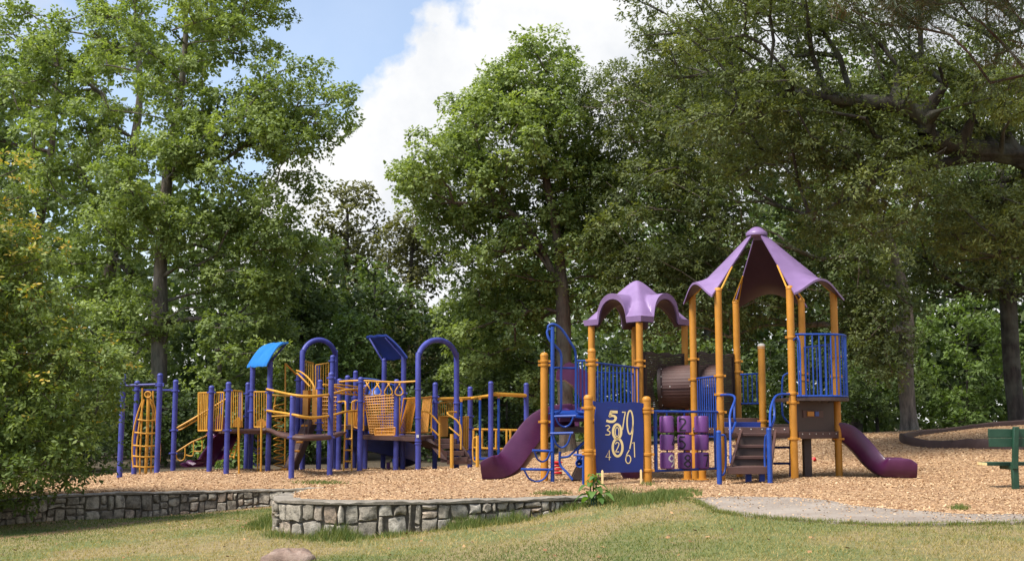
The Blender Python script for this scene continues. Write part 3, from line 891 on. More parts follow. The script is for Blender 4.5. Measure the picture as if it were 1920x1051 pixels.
xb = W(2120, 800, 27); b = np.array((xb[0], 27.0, float(ground_z(xb[0], 27.0)) - .05))
make_tree('willow_oak', 'huge willow oak whose heavy crooked limbs reach over the playground', b,
          tr(b, (2120, 600, 27), (2100, 400, 27), (2070, 250, 27), (2050, 0, 27)),
          [lob(1180, 1560, -120, 190, 26.5, 90, 3), lob(1480, 1920, -160, 160, 26.5, 100, 3), lob(1250, 1620, 130, 330, 26, 80, 2.4), lob(1560, 1950, 110, 300, 26, 70, 2.4), lob(1480, 1780, 280, 460, 26, 36, 2), lob(1740, 2000, 320, 500, 26.5, 46, 2.2), lob(1900, 2240, 0, 420, 27, 60, 3)],
          L['willow'], M['bark_dark'], r0=0.34, clump=0.58, lpc=330, leaf_len=0.095, leaf_w=0.21, seed=16, inner=0.25, tuft=10, droop=0.2, tone0=0.5, tonevar=0.26,
          limbs=[[W(2100, 420, 27), W(2000, 300, 26.5), W(1900, 288, 26.2), W(1780, 285, 26), W(1700, 270, 26), W(1640, 255, 25.8)],
                 [W(2080, 330, 27), W(1900, 290, 26.4), W(1752, 262, 25.8), W(1735, 225, 25.6), W(1690, 200, 25.5), W(1620, 190, 25.4), W(1520, 180, 25.4)],
                 [W(2100, 420, 27), W(1900, 300, 26.4), W(1740, 310, 26), W(1650, 330, 26), W(1580, 380, 26), W(1500, 400, 26)]])
for px, d, sd_, lab in ((1330, 50, 51, 'tall hardwood behind the small lilac roof, seen through the willow oak'), (1600, 52, 52, 'tall hardwood behind the hexagonal roof, seen through the willow oak'), (1830, 54, 53, 'tall hardwood behind the two willow oak trunks')):
    b = gbase(px, d)
    make_tree('tall_hardwood', lab, b, tr(b, (px, 600, d), (px + 5, 400, d), (px, 200, d)),
              [lob(px - 150, px + 150, 90, 360, d, 46, 3), lob(px - 170, px + 170, 300, 560, d, 50, 3), lob(px - 160, px + 160, 520, 790, d, 44, 3)],
              L['oak'], M['bark_dark'], r0=0.24, clump=0.95, lpc=120, leaf_len=0.25, seed=sd_, inner=0.2, tuft=8, tone0=0.36)
# pine branches hanging in from the right
xb = W(2230, 800, 22); b = np.array((xb[0], 22.0, float(ground_z(xb[0], 22.0)) - .05))
make_tree('pine_tree', 'pine with reddish twigs and browning needles hanging over the top corner', b,
          tr(b, (2230, 500, 22), (2230, 200, 22), (2220, -80, 22), (2200, -260, 22)),
          [lob(1660, 1960, -70, 50, 22, 30, 1.6), lob(1560, 1800, -80, 34, 22, 20, 1.4), lob(1840, 2050, 60, 180, 22, 14, 1.2), lob(1980, 2300, -250, 100, 22, 26, 1.6)],
          L['needle'], M['bark_red'], r0=0.2, clump=0.42, lpc=260, leaf_len=0.17, leaf_w=0.04, seed=17, inner=0.0, tuft=16, maxbr=0.35, droop=0.3, tone0=0.38, tonevar=0.4, rtip=0.012)
# understorey
def shrub(px, y0, d, wpx, label, leaf, seed, n=26, name='shrub', ll=0.13, tone0=0.4, group='undergrowth along the wood edge'):
    b = gbase(px, d)
    t = W(px, y0, d)
    make_tree(name, label, b, [b, b + (0, 0, (t[2] - b[2]) * .3), (t[0], t[1], b[2] + (t[2] - b[2]) * .65)],
              [lob(px - wpx, px + wpx, y0, 895 if px < 1000 else 830, d, n, wpx / F * d * .75)], leaf, M['bark_dark'], r0=0.06, clump=0.55, lpc=150, leaf_len=ll, seed=seed, inner=0.15, tuft=9, group=group, cat='shrub', tone0=tone0)
shrub(280, 690, 36, 110, 'dark leafy bush behind the yellow cargo climber', L['dark'], 31, 34)
shrub(390, 560, 45, 100, 'tall leafy bush filling the gap right of the tallest oak trunk', L['oak'], 44, 60, ll=0.16, tone0=0.35)
shrub(200, 560, 46, 100, 'tall leafy bush filling the gap left of the tallest oak trunk', L['oak'], 45, 60, ll=0.16, tone0=0.35)
shrub(430, 720, 37, 90, 'dark leafy bush behind the caged yellow balcony', L['oak'], 32, 34, tone0=0.3)
shrub(425, 838, 33.5, 60, 'low bright green bush below the plum slide at the wood edge', L['fresh'], 33, 14, tone0=0.55)
shrub(560, 760, 37, 80, 'leafy bush behind the zigzag climbing pole', L['oak'], 34, 30, tone0=0.3)
shrub(760, 730, 37, 90, 'leafy bush behind the slatted yellow bridge', L['dark'], 35, 32, tone0=0.5)
shrub(950, 690, 38, 90, 'leafy bush behind the hanging blue poles', L['dark'], 36, 34, tone0=0.55)
shrub(1150, 640, 41, 110, 'tall leafy bush behind the small lilac roof', L['oak'], 37, 44, tone0=0.4)
shrub(1330, 640, 42, 110, 'tall leafy bush behind the brown tunnel', L['oak'], 38, 44, tone0=0.35)
shrub(1500, 630, 42, 100, 'tall leafy bush behind the hexagonal roof posts', L['dark'], 39, 40, tone0=0.5)
shrub(1640, 600, 43, 90, 'green bush left of the grey willow oak trunk', L['oak'], 40, 44, tone0=0.4)
shrub(1810, 560, 44, 105, 'bright sunlit bush between the two willow oak trunks', L['fresh'], 41, 64, ll=0.14, tone0=0.5)
shrub(1960, 600, 45, 90, 'bright bush right of the dark lichened trunk', L['fresh'], 42, 40, tone0=0.4)
shrub(110, 720, 34, 100, 'dark bush behind the yellowing young tree', L['dark'], 43, 40, tone0=0.4)
# far woodland that reads as one mass
g = np.random.default_rng(99)
N = 100000
ang = g.uniform(-0.62, 0.62, N); rr = g.uniform(54, 74, N)
X, Y = np.sin(ang) * rr, np.cos(ang) * rr
px = CX + X / Y * F
hmax = np.interp(px, [-400, 0, 300, 560, 620, 700, 760, 830, 900, 1100, 1500, 2300], [17, 17, 14, 8.5, 7, 6, 5.2, 5.6, 9, 12, 13, 14]) + 1.1 * wob(X, Y, 0.35)
Z = g.random(N) ** 1.25 * hmax - 0.5
# clump them
k = 4200
cc = g.integers(0, N, k); idx = g.integers(0, k, N)
C = np.stack([X[cc][idx], Y[cc][idx], Z[cc][idx]], -1) + g.normal(size=(N, 3)) * (0.62, 0.62, 0.5)
dirs = unit(g.normal(size=(N, 3))); Nn = unit(g.normal(size=(N, 3)) * .6 + (0, -0.3, 0.7))
Ln = 0.46 * g.uniform(.6, 1.3, N)
tone = np.repeat(0.0, N) + (g.normal(size=k) * .15)[idx] + 0.35 + g.normal(size=N) * .12
C[:, 2] = np.maximum(C[:, 2], -0.4)
o = link('far_woods', leaves_mesh('far_woods', C, dirs, Nn, Ln, Ln * .33, tone), L['oak'])
tag(o, 'distant mass of green woodland behind the trees', 'woods', kind='stuff')
# ------------------------------------------------------------------ yellow and purple play structure
YL = thing('play_structure', (3.6, 21.6, float(mulch_z(3.6, 21.6))), 'yellow posted play structure with two purple roofs, plum slides and blue number panel', 'play structure')
YO = np.array(YL.location)
def gz(x, y):
    return float(ground_z(x, y))
def ypart(name, mb, mat, parent=None, **kw):
    return build(name, mb, M[mat], parent or YL, origin=YO, **kw)
def postat(x, y, ztop, r=0.066, mat='yellow', root=None, clamps=(), org=None, cap=True, clampmat=None, rise=0.0):
    zb = gz(x, y) - 0.25
    h = ztop - zb
    prof = [(r, 0), (r, h - r * 1.1)]
    if cap:
        prof += [(r * 1.07, h - r * 1.05), (r * 1.07, h - r * 0.8), (r * 0.98, h - r * 0.5), (r * 0.8, h - r * 0.22), (r * 0.45, h - r * 0.05), (0.004, h)]
    else:
        prof += [(r, h)]
    o = build('post', MB().lathe((x, y, zb), prof, 20), M[mat], root, origin=org, angle=50)
    for z in clamps:
        q = MB().lathe((x, y, z - 0.025), [(r * .99, 0), (r * 1.2, 0.006), (r * 1.24, 0.022), (r * 1.2, 0.044), (r * .99, 0.05)], 20)
        q.box((x + r * 1.25, y - r * .3, z), (0.05, 0.04, 0.04)); q.box((x - r * 1.25, y - r * .3, z), (0.05, 0.04, 0.04))
        build('clamp', q, M[clampmat or mat], o, origin=org)
    return o
def zpx(y, d):
    return float(W(960, y, d)[2])
def xyb(px, d, y=880):
    p = W(px, y, d); return p[0], p[1]

HC, HR = np.array((4.66, 22.4)), 1.3
hexp = {k: HC + HR * np.array((math.cos(R(a)), math.sin(R(a)))) for k, a in dict(J=-75, L=-15, K=45, H=105, F=165, G=225).items()}
ZH = 3.47
for k_, dx_ in (('K', .12), ('L', .08), ('F', .06), ('H', .15), ('G', .0), ('J', -.03)): hexp[k_] = hexp[k_] + (dx_, 0)
for k, ys in dict(J=(632, 737, 754, 822), L=(668, 705, 822), K=(700, 712), H=(677, 697), F=(673, 711, 812), G=(704, 739, 772, 880)).items():
    x, y = hexp[k]
    postat(x, y, ZH, clamps=[zpx(v, y) for v in ys], root=YL, org=YO)
# canopy: three curved panels on a hexagon, cap on top
zap = zpx(440, 22.4)
def hexpanel(a, b, name='roof_panel'):
    A, B = hexp[a] - HC, hexp[b] - HC
    nu, nv = 26, 22
    Gd = np.zeros((nu, nv, 3))
    for i in range(nu):
        t = i / (nu - 1)
        rr = 0.13 + (1.08 - 0.13) * t + 0.06 * max(0, (t - 0.72) / 0.28) ** 1.5
        z = zap - 0.02 - (zap - ZH + 0.02) * (t ** 1.02) + 0.05 * math.sin(math.pi * t) * -0.6
        for j in range(nv):
            s = j / (nv - 1)
            p = A * (1 - s) + B * s
            w = 1.0 + 0.05 * math.sin(math.pi * s)
            xy = HC + p * rr * w
            k = max(0, (t - 0.55) / 0.45) ** 2
            zz = z + k * (0.17 * math.sin(math.pi * s) ** 2 - 0.11 * (1 - math.sin(math.pi * s))) + 0.03 * t * math.sin(math.pi * s)
            Gd[i, j] = (xy[0], xy[1], zz)
    o = ypart(name, MB().shell(Gd, (0, 0, -0.04)), 'lilac', angle=50)
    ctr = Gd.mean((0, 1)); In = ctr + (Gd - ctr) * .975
    ypart('panel_underside_shade', MB().shell(In - (0, 0, .046), (0, 0, -0.012)), 'plumshade', o, angle=50)  # added dark sheet, paints the canopy's inner shade
    return o
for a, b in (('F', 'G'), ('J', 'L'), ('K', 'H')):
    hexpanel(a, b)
ypart('roof_cap', MB().lathe((HC[0], HC[1], zap - 0.03), [(0.17, 0), (0.20, 0.01), (0.205, 0.05), (0.19, 0.075), (0.10, 0.15), (0.05, 0.175), (0.005, 0.18)], 24), 'lilac')
for k, q in hexp.items():
    dirv = (HC - q) / HR
    side = np.array((-dirv[1], dirv[0])); mb = MB()
    sg = {'F': -1, 'G': 1, 'J': -1, 'L': 1, 'K': -1, 'H': 1}[k]
    top = q + dirv * 0.46 ; 
    for e in (0.0, 0.11):
        st = q + dirv * 0.02 + side * (0.05 - e) * 1.0
        mb.tube([(st[0], st[1], ZH - 0.03), (top[0], top[1], ZH + 0.42)], 0.016, 6)
    ypart('roof_strut', mb, 'yellow2')

def barrier(mb, a, b, z0, z1, n, r=0.013, rr=0.018, bow=0.0):
    a, b = np.array(a[:2], float), np.array(b[:2], float); t = b - a; nn = np.array((t[1], -t[0])); nn = nn / np.linalg.norm(nn)
    P = lambda s: a + t * s + nn * bow * math.sin(math.pi * s)
    k = 14 if bow else 1
    for z in (z0, z1):
        mb.tube([(*P(i / k), z) for i in range(k + 1)], rr, 8)
    for i in range(n):
        s = (i + 0.5) / n if not bow else (i + .3) / (n - .4)
        p = P(s); mb.tube([(*p, z0), (*p, z1)], r, 6)
    return mb
# balcony bay on the right
J, Lq, K, H_, Fp, Gp = [hexp[k] for k in 'JLKHFG']
zb0, zb1 = zpx(745, 21), zpx(626, 21)
ja = J + (0.06, -0.07); lb = Lq + (0.12, -0.18)
mb = barrier(MB(), ja, lb, zb0 + 0.03, zb1, 15, 0.014, 0.02, bow=0.42)
mb.tube([(*(J + (0.10, -0.2)), zb0 + .03), (*(J + (0.10, -0.2)), zb1 - .12), (*(J + (0.03, -0.05)), zb1 - .1)], 0.016, 8, smooth=3)
ypart('balcony_railing', mb, 'blue')
k = 16; t = lb - ja; nn = np.array((t[1], -t[0])) / np.linalg.norm(t)
poly = [(*(ja + t * i / k + nn * 0.47 * math.sin(math.pi * i / k)), zb0 - 0.05) for i in range(k + 1)] + [(*K, zb0 - 0.05), (*(HC + (0.2, 0)), zb0 - .05)]
ypart('upper_deck', MB().prism(poly, (0, 0, 0.06)), 'darkbrown', smooth=False)
# rest of the upper guard at the back
ypart('guard_rail', barrier(MB(), Lq, K, zb0 + .05, zb1 - 0.1, 8), 'blue')
# brown panel with a small abacus window, between J and L
zp0, zp1 = zpx(812, 21.3), zpx(752, 21.3)
pa, pb = J + (Lq - J) * 0.06, J + (Lq - J) * 0.9
def vpanel(name, a, b, z0, z1, mat, th=0.04, parent=None, holes=False):
    a, b = np.array(a), np.array(b); t = (b - a); nn = np.array((t[1], -t[0], 0)) / np.linalg.norm(t)
    nu = 14
    poly = [(*(a + t * i / nu), z0) for i in range(nu + 1)] + [(*(a + t * (1 - i / nu)), z1 + 0.012 * math.sin(i * 2.2)) for i in range(nu + 1)]
    return ypart(name, MB().prism([np.array(p) - nn * th / 2 for p in poly], nn * th), mat, parent, smooth=False)
pw = vpanel('play_panel', pa, pb, zp0, zp1, 'darkbrown')
mid = pa + (pb - pa) * 0.42; tt = (pb - pa) / np.linalg.norm(pb - pa); no = np.array((tt[1], -tt[0]))
def pbox(name, ctr2, z, w, h, off, mat, parent, th=0.02):
    c = ctr2 + no * off
    return ypart(name, MB().box((c[0], c[1], z), (w, th, h), [(tt[0], tt[1], 0), (no[0], no[1], 0), (0, 0, 1)]), mat, parent, bevel=0.004)
zw = zpx(775, 21.3)
pbox('window_frame', mid, zw, 0.62, 0.13, 0.026, 'brown', pw)
pbox('sliding_bead', mid - tt * 0.10, zw, 0.20, 0.085, 0.045, 'yellow', pw)
pbox('sliding_bead', mid + tt * 0.09, zw, 0.12, 0.085, 0.045, 'blue', pw)
# hexagonal lower deck and its fascia
zd = zpx(811, 21.5)
poly = [(*(HC + (hexp[k] - HC) * 0.97), zd - 0.09) for k in 'JLKHFG']
ypart('lower_deck', MB().prism(poly, (0, 0, 0.09)), 'brown', smooth=False)
def fascia(a, b, z, h=0.13, mat='brown'):
    a, b = np.array(a), np.array(b); t = (b - a) / np.linalg.norm(b - a); n_ = np.array((t[1], -t[0])); c = (a + b) / 2 + n_ * 0.05
    o = ypart('deck_fascia', MB().box((c[0], c[1], z), (np.linalg.norm(b - a) - 0.14, 0.03, h), [(*t, 0), (*n_, 0), (0, 0, 1)]), mat, bevel=0.006)
    m2 = MB()
    for s in np.linspace(0.12, 0.88, 6):
        q = a + (b - a) * s + n_ * 0.068
        m2.tube([(q[0], q[1], z + 0.02), (q[0] + n_[0] * 0.008, q[1] + n_[1] * 0.008, z + 0.02)], 0.011, 8)
    tag(ypart('bolts', m2, 'bolt', o), kind='stuff')
fascia(J, Lq, zpx(815, 21.4)); fascia(Gp, J, zpx(806, 21.3), 0.11); fascia(Fp, Gp, zpx(806, 22), 0.1)
# raised blue riser board and brown edge behind the stairs
a, b = W(1358, 801, 21.75), W(1426, 801, 21.75)
ypart('riser_board', MB().box((a + b) / 2, (b[0] - a[0], 0.05, 0.20)), 'navy', bevel=0.006)
a, b = W(1356, 788, 22.6), W(1432, 788, 22.3)
ypart('step_deck', MB().box((a + b) / 2 + (0, .5, 0), (b[0] - a[0] + .04, 1.1, 0.1)), 'brown', bevel=0.006)
a, b = W(1450, 803, 21.9), W(1490, 803, 21.9)
ypart('step_deck', MB().box((a + b) / 2 + (0, .3, 0), (b[0] - a[0] + .1, .7, 0.16)), 'darkbrown', bevel=0.006)
# short post with grey cap behind the stairs
x, y = xyb(1433, 22.2)
postat(x, y, zpx(644, 22.2), root=YL, org=YO, clamps=[zpx(789, 22.2), zpx(804, 22.2)])
ypart('post_cap', MB().lathe((x, y, zpx(652, 22.2)), [(.068, 0), (.07, .05), (.06, .075), (.02, .088), (.003, .09)], 16), 'bolt')
# brown square support under the panel
x, y = xyb(1514, 21.7)
ypart('deck_leg', MB().box((x, y, (gz(x, y) - .2 + zd) / 2), (0.14, 0.14, zd - gz(x, y) + .1)), 'darkbrown', bevel=0.01)
# low barriers of the hexagon
ypart('guard_rail', barrier(MB(), Fp + (.05, -.03), Gp + (-.05, .03), zpx(818, 22.1), zpx(707, 22.1), 9), 'blue')
a, b = W(1390, 750, 23.6), W(1424, 750, 23.2)
mb = barrier(MB(), a, b, zpx(756, 23.4), zpx(701, 23.4), 4)
ypart('guard_rail', mb, 'blue')
mb = MB().tube([W(1483, 795, 23.5), W(1472, 785, 23.5), W(1467, 770, 23.5), W(1467, 715, 23.5), W(1472, 702, 23.5), W(1485, 698, 23.5)], 0.02, 8, smooth=4)
ypart('grab_loop', mb, 'blue')
# rungs on the far side of the lower deck
mb = MB()
for yy in (838, 868): mb.tube([W(1450, yy, 22.3), W(1484, yy, 22.3)], 0.022, 8)
mb.tube([W(1482, 815, 22.3), W(1482, 897, 22.3)], 0.022, 8)
ypart('rung_ladder', mb, 'navy')
ypart('fallen_board', MB().box(W(1467, 901, 21.4), (0.34, 0.22, 0.06)), 'darkbrown', bevel=0.005)
# stairs
def wq(name, quad, th, mat, parent=None, bevel=0.006):
    return ypart(name, MB().prism([np.array(q) for q in quad], th), mat, parent, smooth=False)
stairs = ypart('staircase', MB().prism([W(1366, 884, 19.95), W(1388, 812, 21.05), W(1388, 804, 21.1), W(1370, 866, 19.95)], (0.04, 0, 0)), 'brown', smooth=False)
ypart('stringer', MB().prism([W(1443, 884, 19.95), W(1452, 812, 21.05), W(1452, 804, 21.1), W(1443, 866, 19.95)], (0.04, 0, 0)), 'brown', stairs, smooth=False)
sx0 = [W(1366, 880, 20.0)[0], W(1372, 860, 20.35)[0], W(1379, 837, 20.7)[0], W(1386, 815, 21.05)[0]]
sx1 = [W(1443, 880, 20.0)[0], W(1446, 860, 20.35)[0], W(1449, 837, 20.7)[0], W(1452, 815, 21.05)[0]]
zs = [zpx(874, 20.0), zpx(855, 20.35), zpx(834, 20.7), zpx(812, 21.05)]
for i in range(4):
    yy = 20.0 + 0.35 * i
    cx = (sx0[i] + sx1[i]) / 2; w = sx1[i] - sx0[i] - 0.01
    st = ypart('tread', MB().box((cx, yy + .16, zs[i] - 0.02), (w, 0.36, 0.05)), 'brown', stairs, bevel=0.006)
    if i:
        h = zs[i] - zs[i - 1] - 0.05
        ypart('riser', MB().box((cx, yy + 0.02, zs[i] - 0.045 - h / 2), (w - .02, 0.02, h)), 'darkbrown', stairs)
ypart('nosing', MB().box(((sx0[0] + sx1[0]) / 2, 19.93, zs[0] - 0.06), (sx1[0] - sx0[0] + 0.06, 0.06, 0.12)), 'brown', stairs, bevel=0.006)
for px in (1403, 1428):
    x, y = xyb(px, 20.5); ypart('stair_leg', MB().box((x, y, (gz(x, y) + zs[0]) / 2 - .1), (.09, .09, zs[0] - gz(x, y) + .12)), 'navy', stairs)
# stair handrails
def rail(pts, r=0.021, sm=4, name='handrail', mat='blue', parent=None):
    return ypart(name, MB().tube([W(*p) for p in pts], r, 8, smooth=sm), mat, parent)
rail([(1352, 740, 21.4), (1371, 740, 21.0), (1378, 748, 20.8), (1369, 775, 20.5), (1369, 800, 20.3), (1370, 868, 20.1)])
rail([(1378, 748, 20.8), (1377, 782, 20.7), (1379, 792, 20.7), (1371, 812, 20.4)])
rail([(1480, 738, 21.1), (1458, 740, 20.9), (1449, 752, 20.7), (1444, 772, 20.5), (1444, 800, 20.2)])
rail([(1451, 748, 20.8), (1452, 782, 20.7), (1446, 800, 20.3)])
rail([(1353, 815, 19.9), (1360, 820, 19.95), (1361, 870, 20), (1357, 888, 19.95), (1351, 890, 19.9)], 0.018)
rail([(1441, 814, 19.9), (1435, 820, 19.95), (1434, 866, 20), (1437, 886, 19.95), (1443, 889, 19.9)], 0.018)
for px, yt in ((1349, 806), (1444, 801)):
    x, y = xyb(px, 19.85, 900)
    o = postat(x, y, zpx(yt, 19.85), 0.042, 'blue', YL, (), YO)
# right slide
def slide(name, path, width, wall, th=0.035, mat='plum', side=(0, 1, 0), parent=None, flare=0.0, root=None, org=None):
    """path: bed centre points; side: unit horizontal vector across the chute"""
    wall0 = wall; P = catmull([np.array(p, float) for p in path], 8); S = np.array(side, float); rows = []
    for i in range(len(P)):
        T = P[min(i + 1, len(P) - 1)] - P[max(i - 1, 0)]; T /= np.linalg.norm(T)
        U = np.cross(T, S); U = U if U[2] > 0 else -U
        hw = width / 2; tt_ = i / (len(P) - 1); wall = wall0 * (1 - 0.30 * max(0, (tt_ - .86) / .14) ** 2)
        pr = [(-hw - .05, wall - .03), (-hw - .045, wall), (-hw - .01, wall + .012), (-hw + .03, wall - .01), (-hw + .055, wall * .45), (-hw + .11, .05), (-hw * .5, .004), (0, 0), (hw * .5, .004), (hw - .11, .05), (hw - .055, wall * .45), (hw - .03, wall - .01), (hw + .01, wall + .012), (hw + .045, wall), (hw + .05, wall - .03), (hw + .01, wall * .4), (hw - .06, -.03), (hw * .5, -.05), (0, -.055), (-hw * .5, -.05), (-hw + .06, -.03), (-hw - .01, wall * .4)]
        rows.append([P[i] + S * a + U * b for a, b in pr])
    mb = MB().grid(np.array(rows), closed_v=True)
    n = len(rows[0]); b0 = (len(rows) - 1) * n
    mb.f.append(tuple(range(n))); mb.f.append(tuple(b0 + i for i in range(n))[::-1])
    return build(name, mb, M[mat], parent or root or YL, origin=YO if org is None else org, angle=55)
sd = np.array((0.12, 0.99, 0)); sd /= np.linalg.norm(sd)
slide('slide', [W(1563, 822, 22.35), W(1580, 824, 22.3), W(1602, 843, 22.2), W(1628, 872, 22.05), W(1652, 887, 21.9), W(1690, 890, 21.8), W(1714, 890, 21.75)], 0.58, 0.30, side=sd)
# red scrap on the mulch
# ---------------- small square tower
TC = np.array((2.30, 21.7)); tp = {}
for k, px, d in (('Lp', 1109, 23.65), ('C', 1199, 22.72), ('R', 1284, 23.6), ('B', 1190, 24.55)):
    x, y = xyb(px, d, 640); tp[k] = np.array((x, y))
zE = zpx(609, 23.6)
for k, ys in dict(Lp=(), C=(676, 686), R=(700,), B=()).items():
    x, y = tp[k]; postat(x, y, zE + 0.04, clamps=[zpx(v, y) for v in ys], root=YL, org=YO, cap=False)
TC = sum(tp.values()) / 4
# lilac roof with four barrel dormers
ax = (tp['C'] - tp['Lp']); ax /= np.linalg.norm(ax); ay = np.array((-ax[1], ax[0]))
hs = 0.765; zpk = zpx(525, 23.6)
n = 57
Gd = np.zeros((n, n, 3)); Bt = np.zeros((n, n, 3))
for i in range(n):
    for j in range(n):
        u, v = -1 + 2 * i / (n - 1), -1 + 2 * j / (n - 1)
        m_ = min((abs(u) ** 9 + abs(v) ** 9) ** (1 / 9), 1.0); m_ = math.sqrt(m_ * m_ + 0.012) - 0.006
        z = (zpk - zE - 0.10) * 1.11 * max(0, 1 - m_) + 0.10
        for (p, q) in ((u, v), (v, u)):
            if abs(q) < 0.49:
                z = max(z, 0.02 + 0.56 * math.sqrt(max(0, 1 - (q / 0.49) ** 2)) ** 0.72)
        z = min(z, zpk - zE)
        xy = TC + ax * u * hs + ay * v * hs
        Gd[i, j] = (xy[0], xy[1], zE + z); 
        e = max(abs(u), abs(v))
        Bt[i, j] = (xy[0] - (ax * u + ay * v)[0] * .02, xy[1] - (ax * u + ay * v)[1] * .02, zE + z - 0.11)
tr_ = ypart('tower_roof', MB().shell(Gd, Bt - Gd), 'lilac', angle=48)
ypart('roof_underside_shade', MB().shell((np.array((*TC, 0)) + (Bt - np.array((*TC, 0))) * (.96, .96, 1)) - (0, 0, .004), (0, 0, -.012)), 'plumshade', tr_, angle=48)  # added sheet below the shell, roof shade painted in its dark colour
# deck of the square tower and left deck
zdk = zpx(800, 21.2)
ypart('tower_deck', MB().prism([(*tp[k], zdk - .08) for k in ('Lp', 'C', 'R', 'B')], (0, 0, .08)), 'brown', smooth=False)
# posts on the left: end post, front barrier post, low panel posts
xa, ya = xyb(1021, 20.6); postat(xa, ya, zpx(660, 20.6), root=YL, org=YO, clamps=[zpx(677, 20.6), zpx(684, 20.6), zpx(790, 20.6)])
xb_, yb_ = xyb(1111, 20.5); postat(xb_, yb_, zpx(652, 20.5), root=YL, org=YO, clamps=[zpx(675, 20.5), zpx(683, 20.5), zpx(788, 20.5)])
xc, yc = xyb(1104, 19.6); postat(xc, yc, zpx(739, 19.6), 0.071, root=YL, org=YO, clamps=[zpx(764, 19.6), zpx(844, 19.6), zpx(850, 19.6)])
xd, yd = xyb(1214, 20.2); postat(xd, yd, zpx(742, 20.2), 0.071, root=YL, org=YO, clamps=[zpx(766, 20.2), zpx(772, 20.2), zpx(851, 20.2), zpx(881, 20.2)])
A2, B2 = np.array((xa, ya)), np.array((xb_, yb_))
ypart('side_deck', MB().prism([(*A2, zdk - .09), (*B2, zdk - .09), (*tp['Lp'], zdk - .09), (*(A2 + (0.1, 1.2)), zdk - .09)], (0, 0, .09)), 'darkbrown', smooth=False)
ypart('guard_rail', barrier(MB(), B2, tp['C'], zpx(795, 20.7), zpx(680, 20.7), 13), 'blue')
ypart('guard_rail', barrier(MB(), tp['Lp'] + (.05, .1), tp['B'], zpx(795, 22), zpx(690, 22), 10), 'blue')
ypart('guard_rail', barrier(MB(), A2 + (0.03, 0), A2 + (0.17, 0), zpx(775, 20.6), zpx(680, 20.6), 3), 'blue')
ypart('guard_rail', barrier(MB(), W(1082, 770, 20.5), B2, zpx(775, 20.5), zpx(676, 20.5), 4), 'blue')
# blue step climber with looping grab rails
mb = MB()
mb.tube([W(1036, 612, 20.2), W(1036, 907, 20.2)], 0.034, 10)
ypart('climber_pole', mb, 'blue')
rail([(1036, 618, 20.2), (1028, 616, 20.2), (1030, 609, 20.2), (1040, 608, 20.2), (1054, 618, 20.25), (1070, 642, 20.3), (1079, 660, 20.35), (1080, 690, 20.4), (1080, 760, 20.4), (1083, 771, 20.4), (1095, 773, 20.4)], 0.022)
rail([(1028, 616, 20.2), (1026, 624, 20.2), (1031, 638, 20.2), (1043, 650, 20.25), (1052, 664, 20.3), (1052, 700, 20.3), (1052, 760, 20.3), (1048, 772, 20.3), (1040, 775, 20.2)], 0.022)
rail([(1040, 689, 20.3), (1082, 690, 20.45)], 0.018, 0)
def step(x0, y0, x1, d, dy=15):
    mb = MB()
    mb.tube([W(x0, y0, d), W(x1, y0 - 1, d - .1)], 0.022, 8)
    for q in (-0.1, 0.1):
        xm = (x0 + x1) / 2
        mb.tube([W(x0 + (x1 - x0) * .1, y0, d + q), W(x0 + (x1 - x0) * .25, y0 + dy * .8, d + q * .5), W(xm, y0 + dy * 1.1, d), W(x0 + (x1 - x0) * .75, y0 + dy * .8, d + q * .5), W(x0 + (x1 - x0) * .9, y0, d + q)], 0.016, 7, smooth=3)
    ypart('climber_step', mb, 'blue')
step(1037, 780, 1080, 20.2, 18); step(1032, 812, 1075, 20.15, 24); step(1036, 845, 998, 20.1, 18); step(1036, 880, 977, 20.05, 20)
ypart('entry_plate', MB().prism([W(1036, 779, 20.2), W(1098, 784, 20.4), W(1098, 772, 20.9), W(1040, 770, 20.8)], (0, 0, .03)), 'blue', smooth=False)
# slide hood and mouth
def archpanel(px0, px1, ytop, ybot, d, name, mat, th=0.06):
    xm, hw = (px0 + px1) / 2, (px1 - px0) / 2
    pts = [W(px0, ybot, d), W(px1, ybot, d)]
    for i in range(13):
        an = math.pi * i / 12; pts.append(W(xm + hw * math.cos(an), ytop + hw * (1 - math.sin(an)), d))
    return ypart(name, MB().prism(pts, (0, th, 0)), mat, smooth=False)
hood = MB().prism([W(*p, 21.0) for p in [(1044, 712), (1045, 694), (1054, 688), (1060, 681), (1068, 678), (1076, 681), (1082, 688), (1094, 692), (1106, 700), (1108, 765), (1100, 765), (1088, 742), (1074, 722), (1060, 712)]], (0, .5, 0))
ypart('slide_hood', hood, 'plum', smooth=False)
archpanel(1050, 1070, 764, 790, 20.75, 'slide_lip', 'purple', .3); archpanel(1077, 1100, 763, 790, 20.9, 'slide_lip', 'purple', .3)
sdl = np.array((0.22, 0.975, 0))
slide('slide', [W(1082, 798, 21.4), W(1054, 801, 21.35), W(1026, 812, 21.3), W(1000, 844, 21.2), W(974, 877, 21.1), W(946, 891, 21.0), W(911, 893, 20.9)], 0.66, 0.42, side=sdl)
